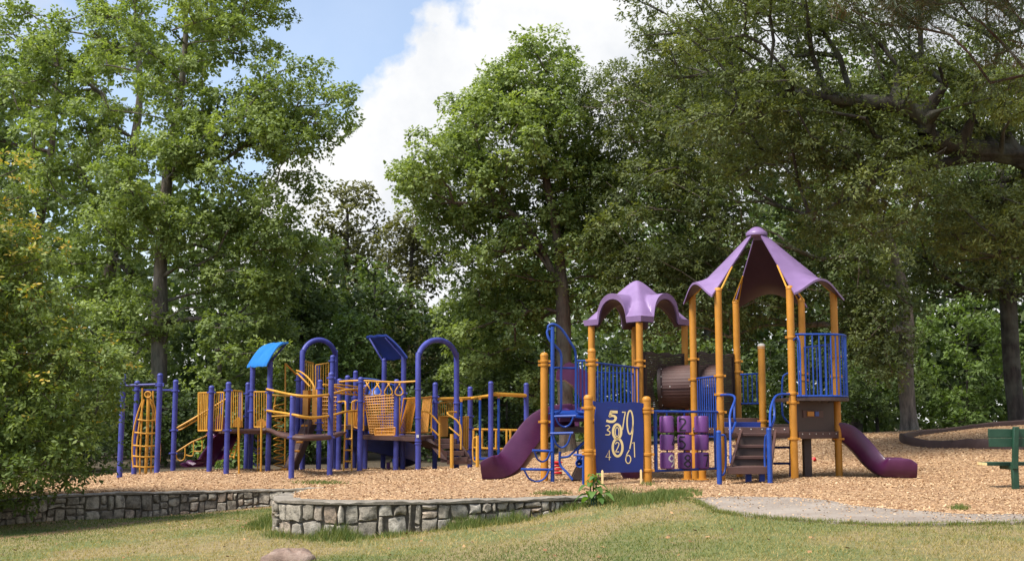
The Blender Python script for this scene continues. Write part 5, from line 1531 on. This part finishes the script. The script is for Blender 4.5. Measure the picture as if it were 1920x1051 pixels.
lattice('slatted_wall', [(602, 744, 30.6), (636, 744, 30.4), (634, 806, 30.4), (606, 806, 30.6)], 10, 8, .013)
vpart('wall_board', MB().prism([W(610, 790, 30.7), W(634, 786, 30.7), W(634, 806, 30.7), W(608, 806, 30.7)], (0, .05, 0)), 'yellow', smooth=False)
vpart('wall_board', MB().prism([W(652, 772, 30.9), W(672, 772, 30.9), W(672, 800, 30.9), W(652, 800, 30.9)], (0, .05, 0)), 'yellow', smooth=False)
lattice('slatted_wall', [(664, 750, 29.7), (682, 750, 29.5), (682, 806, 29.5), (664, 800, 29.7)], 8, 1, .011, lean=.3)
# hand-over-hand ladder: looped rungs under a yellow bar
vr('overhead_bar', [[(634, 715, 29.6), (674, 713, 29.0), (742, 716, 29.1), (784, 714, 28.9)]], 0.024, sm=3)
for i, x in enumerate((690, 709, 730, 750)):
    vr('overhead_loop', [[(x - 4, 715, 29.2), (x + 3, 728, 29.1), (x + 6, 735, 29.1), (x + 2, 740, 29.1), (x - 6, 740, 29.1), (x - 9, 736, 29.1), (x - 7, 729, 29.1), (x + 2, 716, 29.2)]], 0.016, sm=3)
mb = MB(); mb.tube([W(606, 720, 28.2), W(640, 727, 28.6), W(684, 734, 29.9)], .024, 7, smooth=3); mb.tube([W(610, 722, 28.9), W(640, 721, 29.4), W(684, 727, 30.4)], .02, 7, smooth=3); mb.tube([W(624, 736, 28.4), W(650, 738, 28.8), W(682, 741, 29.6)], .02, 7, smooth=3)
for s in np.linspace(.1, .95, 9):
    mb.tube([W(606 + 74 * s, 720 + 13 * s, 28.2 + 1.5 * s), W(622 + 62 * s, 736 + 5 * s, 28.5 + 1.2 * s)], .014, 6)
vpart('curved_overhead_ladder', mb, 'yellow2')
# yellow ladder
vr('ladder', [[(645, 753, 29.2), (651, 752, 29.1), (654, 758, 29.0), (654, 800, 29.0), (643, 884, 28.9)] if False else [(634, 753, 29.5), (645, 752, 29.2), (648, 758, 29.0), (647, 800, 29.0), (644, 886, 28.9)], [(674, 751, 29.1), (663, 752, 29.1), (660, 758, 29.1), (660, 800, 29.1), (659, 886, 28.9)],
              [(646, 822, 29.0), (660, 822, 29.0)], [(645, 843, 29.0), (659.5, 843, 29.0)], [(644.5, 864, 28.95), (659, 864, 28.95)]], 0.022, sm=3)
# blue arched bridge rail and spiral slide far behind
mb = MB()
up_ = lambda s, dy: W(640 + 110 * s, 712 - 9 * math.sin(math.pi * s) + 14 * s + dy, 32.4)
mb.tube([up_(s, 0) for s in np.linspace(0, 1, 14)], .022, 7); mb.tube([up_(s, 44) for s in np.linspace(0, 1, 14)], .022, 7)
for s in np.linspace(.03, .97, 22): mb.tube([up_(s, 0), up_(s, 44)], .011, 5)
vpart('arched_bridge_rail', mb, 'blue')
rows = []
for i in range(40):
    t = i / 39; an = R(70 + 330 * t); cxy = np.array((W(716, 820, 31.5)[0], 31.5)); rr = 0.62
    ctr = np.array((cxy[0] + rr * math.cos(an), cxy[1] + rr * math.sin(an), zpx(800 + 72 * t, 31.5)))
    out = np.array((math.cos(an), math.sin(an), 0))
    rows.append([ctr + out * a + np.array((0, 0, b)) for a, b in ((-.3, .28), (-.26, .28), (-.22, .02), (0, -.03), (.22, .02), (.28, .4), (.33, .4), (.27, -.04), (0, -.08), (-.27, -.03))])
vpart('spiral_slide', MB().grid(np.array(rows), closed_v=True), 'navy', angle=50)
vpart('bubble_panel', MB().lathe(W(706, 742, 31.8) - (0, 0, .18), [(.02, 0), (.14, .03), (.22, .12), (.25, .2), (.2, .32), (.08, .4), (.01, .41)], 18), 'blue')
vpart('spring_handle', MB().tube([W(728, 866, 30.5), W(728, 884, 30.5)], .05, 8), 'purple')
# right stairs
for i, (yy, d) in enumerate(((826, 30.1), (836, 29.9), (849, 29.7), (861, 29.5))):
    a, b = W(815 + 4 * i, yy, d), W(856 + 7 * i, yy, d)
    vpart('tread', MB().box((a + b) / 2, (b[0] - a[0], .3, .12)), 'brown', bevel=.006)
vpart('stair_side', MB().prism([W(796, 822, 29.6), W(808, 822, 29.6), W(838, 848, 29.3), W(838, 862, 29.3), W(826, 858, 29.3)], (0, .05, 0)), 'brown', smooth=False)
vpart('stair_side', MB().prism([W(858, 822, 30.4), W(880, 852, 30.0), W(884, 866, 30.0), W(872, 866, 30.0), W(856, 840, 30.4)], (0, .05, 0)), 'brown', smooth=False)
vpart('landing', MB().prism([W(838, 862, 29.2), W(884, 862, 29.4), W(884, 858, 30.2), W(840, 858, 30.2)], (0, 0, -.1)), 'brown', smooth=False)
vpart('under_deck_beam', MB().prism([W(748, 822, 29.6), W(800, 826, 29.4), W(826, 838, 29.4), W(806, 842, 29.6), W(780, 832, 29.8)], (0, .5, 0)), 'darkbrown', smooth=False)
vr('stair_rail', [[(788, 771, 29.0), (800, 771, 29.1), (812, 780, 29.1), (825, 796, 29.1)], [(806, 800, 29.1), (824, 817, 29.1)], [(824, 795, 29.1), (824, 857, 29.1)]], 0.022, sm=3)
vr('stair_rail', [[(856, 772, 30.2), (842, 772, 30.0), (840, 776, 29.9), (863, 796, 29.8), (864, 842, 29.7)], [(842, 800, 29.9), (862, 817, 29.8)]], 0.022, sm=3)
vr('stair_post', [[(847, 813, 29.2), (847, 880, 29.2)]], 0.045); vr('stair_post', [[(895, 816, 29.0), (895, 880, 29.0)]], 0.042)
vr('stair_loop', [[(893, 820, 29), (887, 823, 29), (887, 860, 29), (893, 866, 29)]], .016, sm=3)
vbars('guard_rail', [(817, 755, 30.5), (850, 752, 30.6), (850, 780, 30.6), (817, 780, 30.5)], 8)
vpart('guard_board', MB().prism([W(822, 779, 30.6), W(840, 779, 30.6), W(840, 818, 30.6), W(822, 818, 30.6)], (0, .05, 0)), 'yellow', smooth=False)
vbars('guard_rail', [(862, 782, 30.6), (878, 780, 30.8), (877, 842, 30.8), (862, 842, 30.6)], 4, r=.03)
# track ride: yellow beams with hanging blue poles, walking board, far low fence
vr('overhead_beam', [[(815, 747, 30.4), (858, 747, 30.6), (885, 746, 30.9), (920, 741, 30.0)]], 0.042); vr('overhead_beam', [[(920, 738, 30.0), (987, 741, 31.4)]], 0.05)
for px, ya, yb2, d in ((865, 752, 842, 30.6), (900, 748, 862, 30.4), (935, 745, 858, 30.3)):
    vr('hanging_pole', [[(px, ya, d), (px, yb2, d)]], 0.034, 'blue')
    c = W(px, ya - 2, d); vpart('pole_bracket', MB().box(c, (.07, .07, .08)), 'yellow', bevel=.005)
vpart('walking_board', MB().box((W(886, 859, 30.4) + W(935, 859, 30.4)) / 2, (W(935, 859, 30.4)[0] - W(886, 859, 30.4)[0], .3, .06)), 'blue', bevel=.01)
vr('low_fence', [[(884, 804, 31.6), (975, 806, 32)], [(884, 839, 31.6), (975, 842, 32)]] + [[(x, 805, 31.8), (x, 840, 31.8)] for x in (888, 904, 930, 950, 957, 972)], 0.03)
# ------------------------------------------------------------------ mulch edging round the right-hand bed
def edging(pts, label, hgt=0.19):
    P = [W(*p) for p in pts]
    root = thing('mulch_edging', P[0], label, 'edging', 'brown edging round the raised mulch bed'); og = np.array(root.location)
    Q = np.array(catmull([np.array(p) for p in P], 8)); seg = 9
    for i in range(0, len(Q) - 1, seg):
        q = Q[i:i + seg + 1]
        if len(q) < 2: continue
        rows = []
        for k, p in enumerate(q):
            a = q[min(k + 1, len(q) - 1)] - q[max(k - 1, 0)]; t = a / np.linalg.norm(a); n_ = np.array((-t[1], t[0], 0)); z = float(mulch_z(p[0], p[1])) + 0.02 * math.sin(i * .9 + k * .3)
            f = 0.94 if k in (0, len(q) - 1) else 1.0
            rows.append([(p[0] + n_[0] * w * f, p[1] + n_[1] * w * f, z + h * f) for w, h in ((-.055, -.12), (-.06, .02), (-.055, hgt * .8), (-.035, hgt * .96), (0, hgt), (.035, hgt * .96), (.055, hgt * .8), (.06, .02), (.055, -.12))])
        mb = MB().grid(np.array(rows), closed_v=True); n = 9; e = (len(rows) - 1) * n
        mb.f.append(tuple(range(n))); mb.f.append(tuple(e + j for j in range(n))[::-1])
        build('edging_section', mb, M['edging'], root, origin=og)
edging([(1690, 822, 30.2), (1700, 829, 29.4), (1735, 836, 28.4), (1775, 840, 27.6), (1810, 842, 27.0), (1850, 841, 26.4), (1920, 838, 25.8), (2010, 836, 25.5)], 'brown plastic edging curving in front of the raised mulch bed')
edging([(1690, 818, 30.6), (1715, 813, 32), (1760, 809, 33), (1810, 804, 33.6), (1860, 801, 34), (1930, 797, 34.2), (2010, 794, 34.2)], 'dark edging along the far side of the raised mulch bed', 0.12)
# ------------------------------------------------------------------ green bench seen from behind
p0 = W(1911, 923, 18.6)
bn = thing('park_bench', (p0[0], p0[1], float(mulch_z(p0[0], p0[1]))), 'dark green plank bench with flat backrest standing on the mulch', 'bench'); og = np.array(bn.location)
ztop, zbk, zst = zpx(803, 18.6), zpx(838, 18.6), zpx(868, 18.6)
xL = W(1855, 820, 18.7)[0]
for i in range(2):
    h = (ztop - zbk) / 2
    build('backrest_plank', MB().box((xL + 0.95, 18.72 + .01 * i, zbk + h * (i + .5)), (1.9, .05, h - .006)), M['greenp'], bn, origin=og, bevel=.006)
xs_ = W(1849, 868, 18.9)[0]
for i in range(2):
    o = build('seat_plank', MB().box((xs_ + 1.0, 18.95 + .2 * i, zst - .02), (2.0, .185, .05)), M['greenp'], bn, origin=og, bevel=.005)
    build('cut_end', MB().box((xs_ - .004, 18.95 + .2 * i, zst - .02), (.012, .17, .042)), M['wood'], o, origin=og)
for dx in (0, 1.35):
    x = p0[0] + dx
    build('post', MB().box((x, 18.66, (ztop + zst) / 2 - .03), (.085, .07, ztop - zst + .12), [(1, 0, 0), (0, 1, 0), (0.06, -.02, 1)]), M['greenp'], bn, origin=og, bevel=.01)
    build('leg', MB().box((x - .01, 18.7, (zst + og[2]) / 2 - .08), (.095, .085, zst - og[2] + .2)), M['greenp'], bn, origin=og, bevel=.008)
    build('seat_arm', MB().box((x, 18.95, zst - .075), (.07, .55, .06)), M['greenp'], bn, origin=og, bevel=.006)
# ------------------------------------------------------------------ wooden stakes below the number panel
for px, ya, yb2, lab in ((1129.5, 880, 914, 'pale wooden stake under the left side of the number panel'), (1202, 879, 909, 'pale wooden stake beside the low yellow post under the panel')):
    d = 19.55 if px < 1150 else 19.85
    a, b = W(px, ya, d), W(px, yb2 + 4, d)
    o = build('wooden_stake', MB().prism([(a[0] - .018, d, b[2]), (a[0] + .018, d, b[2]), (a[0] + .016, d, a[2] - .02), (a[0], d, a[2]), (a[0] - .016, d, a[2] - .02)], (0, .03, 0)), M['wood'], origin=(a[0], d, b[2]), bevel=.003)
    tag(o, lab, 'stake', 'stakes under the number panel')
# red stool-like spring rider seen past the step climber
c = W(1043, 873, 24)
rr_ = thing('spring_rider', (c[0], c[1], gz(c[0], c[1])), 'small red spring seat beyond the blue step climber', 'spring rider'); og = np.array(rr_.location)
mb = MB()
for i in range(3):
    mb.lathe((c[0], c[1], og[2] + .02 + .07 * i), [(.07, 0), (.11, .01), (.12, .03), (.11, .05), (.07, .055)], 18)
build('spring_base', mb, M['red'], rr_, origin=og)
build('seat', MB().lathe((c[0], c[1], og[2] + .22), [(.05, 0), (.12, .015), (.13, .035), (.10, .05), (.01, .055)], 18), M['red'], rr_, origin=og)
# red scrap
c = W(1527, 863, 26.5); zc = gz(c[0], c[1]); n_ = 10
V = [(c[0] + .06 * math.cos(k) * (1 + .4 * math.sin(3.1 * k)), c[1] + .06 * math.sin(k), zc + .03 + .05 * (k % 2)) for k in range(7)] + [(c[0], c[1], zc + .1), (c[0], c[1], zc)]
o = build('red_scrap', MB().add(V, [(i, (i + 1) % 7, 7) for i in range(7)] + [((i + 1) % 7, i, 8) for i in range(7)]), M['red'], smooth=False); tag(o, 'crumpled red scrap lying on the mulch behind the hexagonal tower', 'litter')
# boulder in the foreground
def rock_mat():
    m = Mat('pinkish_boulder'); co = m.co()
    a = m.noise(6, 8, 0.7, co)
    c = m.ramp(a, [(0.3, (0.09, 0.06, 0.045)), (0.5, (0.22, 0.15, 0.115)), (0.72, (0.34, 0.26, 0.21))])
    c = m.mix(m.ramp(m.noise(22, 4, 0.7, co), [(0.6, (0, 0, 0)), (0.72, (0.7, 0.7, 0.7))]), c, (0.06, 0.04, 0.03))
    m.color(c); m.set(Roughness=0.95); m.bump(a, 0.9, 0.04); return m.m
M['rock'] = rock_mat()
c = W(540, 1051, 13.8); V = []; nu, nv = 28, 14
rr_ = np.random.default_rng(5)
Gd = []
for i in range(nv + 1):
    ph = math.pi * i / nv; row = []
    for j in range(nu):
        th = 2 * math.pi * j / nu
        d = np.array((math.sin(ph) * math.cos(th), math.sin(ph) * math.sin(th), math.cos(ph)))
        d = np.sign(d) * np.abs(d) ** 0.75
        k = 1 + .07 * math.sin(3 * th + 2 * ph) + .05 * math.sin(7 * th - 3 * ph) + .04 * math.sin(11 * d[0] + 9 * d[2])
        row.append(c + d * k * (.30, .24, .17) + (0, 0, -.04))
    Gd.append(row)
o = build('boulder', MB().grid(np.array(Gd), closed_v=True), M['rock'], origin=c); tag(o, 'pinkish brown boulder half sunk in the lawn', 'boulder')
# ------------------------------------------------------------------ broad-leaved weed at the end of the wall
def weed(px, py, d, h, n, label, seed):
    g = np.random.default_rng(seed); p = W(px, py, d); z = float(lawn_z(p[0], p[1])); p = np.array((p[0], p[1], z))
    root = thing('weed', p, label, 'weed'); vs = MB()
    for k in range(3):
        vs.tube([p + (0.03 * k - .03, 0, -.03), p + (.04 * k - .05, .01, h * .55), p + (.08 * k - .09, .0, h * (.8 + .1 * k))], [.012, .006], 6)
    build('stem', vs, M['greenp'], root, origin=p)
    for i in range(n):
        t = (i + 1) / n; an = i * 2.4 + g.uniform(-.3, .3); L_ = h * (.62 - .36 * t) * g.uniform(.85, 1.2)
        o = np.array((math.cos(an), math.sin(an), 0)); s = np.array((-o[1], o[0], 0)); c = p + ((i % 3) * .04 - .04, 0, h * (.08 + .88 * t)); rows = []
        for q in np.linspace(0, 1, 6):
            w = L_ * .26 * math.sin(math.pi * (q * .92 + .05)) ** .8; ctr = c + o * L_ * q + np.array((0, 0, L_ * (.75 * q - .95 * q * q)))
            rows.append([ctr - s * w + (0, 0, .25 * w), ctr, ctr + s * w + (0, 0, .25 * w)])
        ob = build('leaf', MB().grid(np.array(rows)), L['weed'], root, origin=p)
        a = ob.data.attributes.new('tone', 'FLOAT', 'POINT'); a.data.foreach_set('value', [float(np.clip(.5 + .25 * g.normal(), 0, 1))] * len(ob.data.vertices))
weed(1114, 955, 17.2, .46, 24, 'broad leaved green weed growing against the end of the curved stone wall', 4)
# ------------------------------------------------------------------ wood chips lying loose on the mulch
g = np.random.default_rng(17)
def scatter(n, x0, x1, y0, y1, zf, cond, bias=1.0):
    """screen-weighted scatter: more pieces close to the viewer"""
    y = y0 * (y1 / y0) ** (g.random(n) ** bias); x = (g.uniform(x0, x1, n)) * y
    k = cond(x, y); x, y = x[k], y[k]
    return np.stack([x, y, zf(x, y)], -1)
C = scatter(150000, -.46, .46, 12.8, 36, lambda x, y: mulch_z(x, y), lambda x, y: sdist(x, y) > .02, .85)
# some chips kicked onto the paving
tp_ = g.random(2600) ** 2.2; ip = g.integers(0, nT, 2600); Cp = PTR[ip] + (PBR[ip] - PTR[ip]) * tp_[:, None] + g.normal(size=(2600, 3)) * (.12, .03, 0)
Cp[:, 2] = lawn_z(Cp[:, 0], Cp[:, 1]) + .03
C = np.vstack([C, Cp])
n = len(C); A = unit(g.normal(size=(n, 3)) * (1, 1, .22)); Nn = unit(g.normal(size=(n, 3)) * .35 + (0, 0, 1))
Ln = g.uniform(.018, .052, n) * np.clip(C[:, 1] / 20, .85, 1.4)
C[:, 2] += g.uniform(.003, .012, n)
me = leaves_mesh('wood_chips', C - A * Ln[:, None] * .5, A, Nn, Ln, Ln * g.uniform(.14, .3, n), g.random(n))
m = Mat('loose_wood_chip'); m.color(m.ramp(m.attr('tone'), [(0, (.16, .085, .042)), (.15, (.30, .17, .08)), (.55, (.46, .29, .15)), (.9, (.57, .39, .22)), (1, (.64, .48, .31))])); m.set(Roughness=.9)
o = link('wood_chips', me, m.m); tag(o, 'loose pale wood chips covering the play area', 'wood chips', kind='stuff')
# ------------------------------------------------------------------ grass
def blades(C, h, lean, tone, w=.0035):
    n = len(C); an = g.uniform(0, 6.28, n); S = np.stack([np.cos(an), np.sin(an), np.zeros(n)], -1) * (w * C[:, 1:2] / 13)
    tip = C + np.stack([g.normal(size=n) * lean, g.normal(size=n) * lean, np.ones(n)], -1) * h[:, None]
    V = np.stack([C - S, C + S, tip], 1).reshape(-1, 3)
    return V, np.arange(3 * n).reshape(n, 3), np.repeat(np.clip(tone, 0, 1), 3)
def off_path(x, y):
    pp = np.vstack([PT[:, :2], PB[::-1, :2]]); return ~inside(x, y, pp)
C = scatter(210000, -.48, .48, 8.2, 27, lambda x, y: lawn_z(x, y), lambda x, y: (sdist(x, y) < -.03) & off_path(x, y), .9)
patch = .46 + .42 * wob(C[:, 0], C[:, 1], .55) + .2 * wob(C[:, 0] + 7, C[:, 1], 1.7)
dw = np.minimum(pdist(C[:, 0], C[:, 1], NW, False), 9)
lush = np.exp(-(dw / .9) ** 2) * (C[:, 0] > NW[:, 0].min() - .4)
left = np.clip((-C[:, 0] - 3.2) / 3, 0, 1)
tone = patch + .22 * g.normal(size=len(C)) + .08 - .45 * lush + .12 * left
h = g.uniform(.012, .042, len(C)) * (1 + 2.2 * lush * g.random(len(C)))
keep = g.random(len(C)) < np.clip(1.15 - .5 * patch, .35, 1) * (1 - .85 * dirt(C[:, 0], C[:, 1]))
V, Fc, T = blades(C[keep], h[keep], .6, tone[keep], .0045)
me = npmesh('lawn_grass', V, Fc, T); o = link('lawn_grass', me, L['grass']); tag(o, 'short patchy green and straw coloured lawn grass', 'grass', kind='stuff')
# long grass against the curved wall, at its end and in thin tufts on the mulch
pts = []
CW = Curve2(NW)
for i in range(19000):
    t = CW.L * g.random(); p, T_, O = CW.at(t); dd = .07 + abs(g.normal()) * .16
    f = max(0.0, math.sin(t * 3.1) * .5 + .5 + .35 * math.sin(t * 7.7 + 1)) * (1.0 if t > 4.2 else .4)
    if g.random() < .15 + .8 * f: pts.append((p[0] + O[0] * dd, p[1] + O[1] * dd, (.04 + .21 * f * g.random() ** 1.2) * (1 - .5 * min(1, dd / .6))))
for i in range(13000):
    px = 1228 + g.normal() * 42; d = 17.25 + g.normal() * .42; x = (px - CX) / F * d
    f = .5 + .3 * float(wob(np.array(x), np.array(d), 2.2))
    if px < 1312 and d < 18.3 and g.random() < .35 + f: pts.append((x, d, (.03 + .12 * g.random() ** 1.5) * (.5 + f) * math.exp(-((px - 1228) / 75) ** 2)))
for px, py, w, nn in ((1035, 929, 26, 500), (600, 906, 40, 500), (1570, 953, 16, 250), (1800, 957, 14, 250), (1215, 913, 12, 120)):
    for i in range(nn):
        q = hit(px + g.normal() * w * .6, py + g.normal() * 1.5, HM); pts.append((q[0], q[1], .02 + .05 * g.random()))
fr = np.stack([resample(PB, 400)[:, k] for k in range(3)], -1)
for i in range(4200):
    q = fr[g.integers(0, 400)]; pts.append((q[0] + g.normal() * .03, q[1] + .02 - abs(g.normal()) * .07, .015 + .045 * g.random()))
NF = 4200
pts = np.array(pts); C = np.stack([pts[:, 0], pts[:, 1], ground_z(pts[:, 0], pts[:, 1])], -1)
ok = off_path(C[:, 0], C[:, 1]); ok[-NF:] = True; C, hh = C[ok], pts[ok, 2]; C[-NF:, 2] += .012
tn_ = .20 + .16 * g.normal(size=len(C)); tn_[-NF:] += .18
V, Fc, T = blades(C, hh, .35, tn_, .0045)
me = npmesh('long_grass', V, Fc, T); o = link('long_grass', me, L['grass']); tag(o, 'long green grass along the foot of the curved wall', 'grass', kind='stuff')
# fallen leaves
C = scatter(2600, -.46, .3, 10.5, 26, lambda x, y: ground_z(x, y), lambda x, y: (sdist(x, y) < -.03) & (g.random(len(x)) < .12 + 1.2 * dirt(x, y)), .8)
n = len(C); C[:, 2] += .02
me = leaves_mesh('fallen_leaves', C, unit(g.normal(size=(n, 3)) * (1, 1, .25)), unit(g.normal(size=(n, 3)) * .3 + (0, 0, 1)), g.uniform(.04, .09, n), g.uniform(.012, .026, n), g.random(n))
m = Mat('fallen_leaf'); m.color(m.ramp(m.attr('tone'), [(0, (.10, .045, .02)), (.6, (.26, .12, .05)), (1, (.42, .27, .12))])); m.set(Roughness=.8)
o = link('fallen_leaves', me, m.m); tag(o, 'dry brown leaves fallen on the lawn', 'fallen leaves', kind='stuff')
print('LEAVES', LEAF_N)
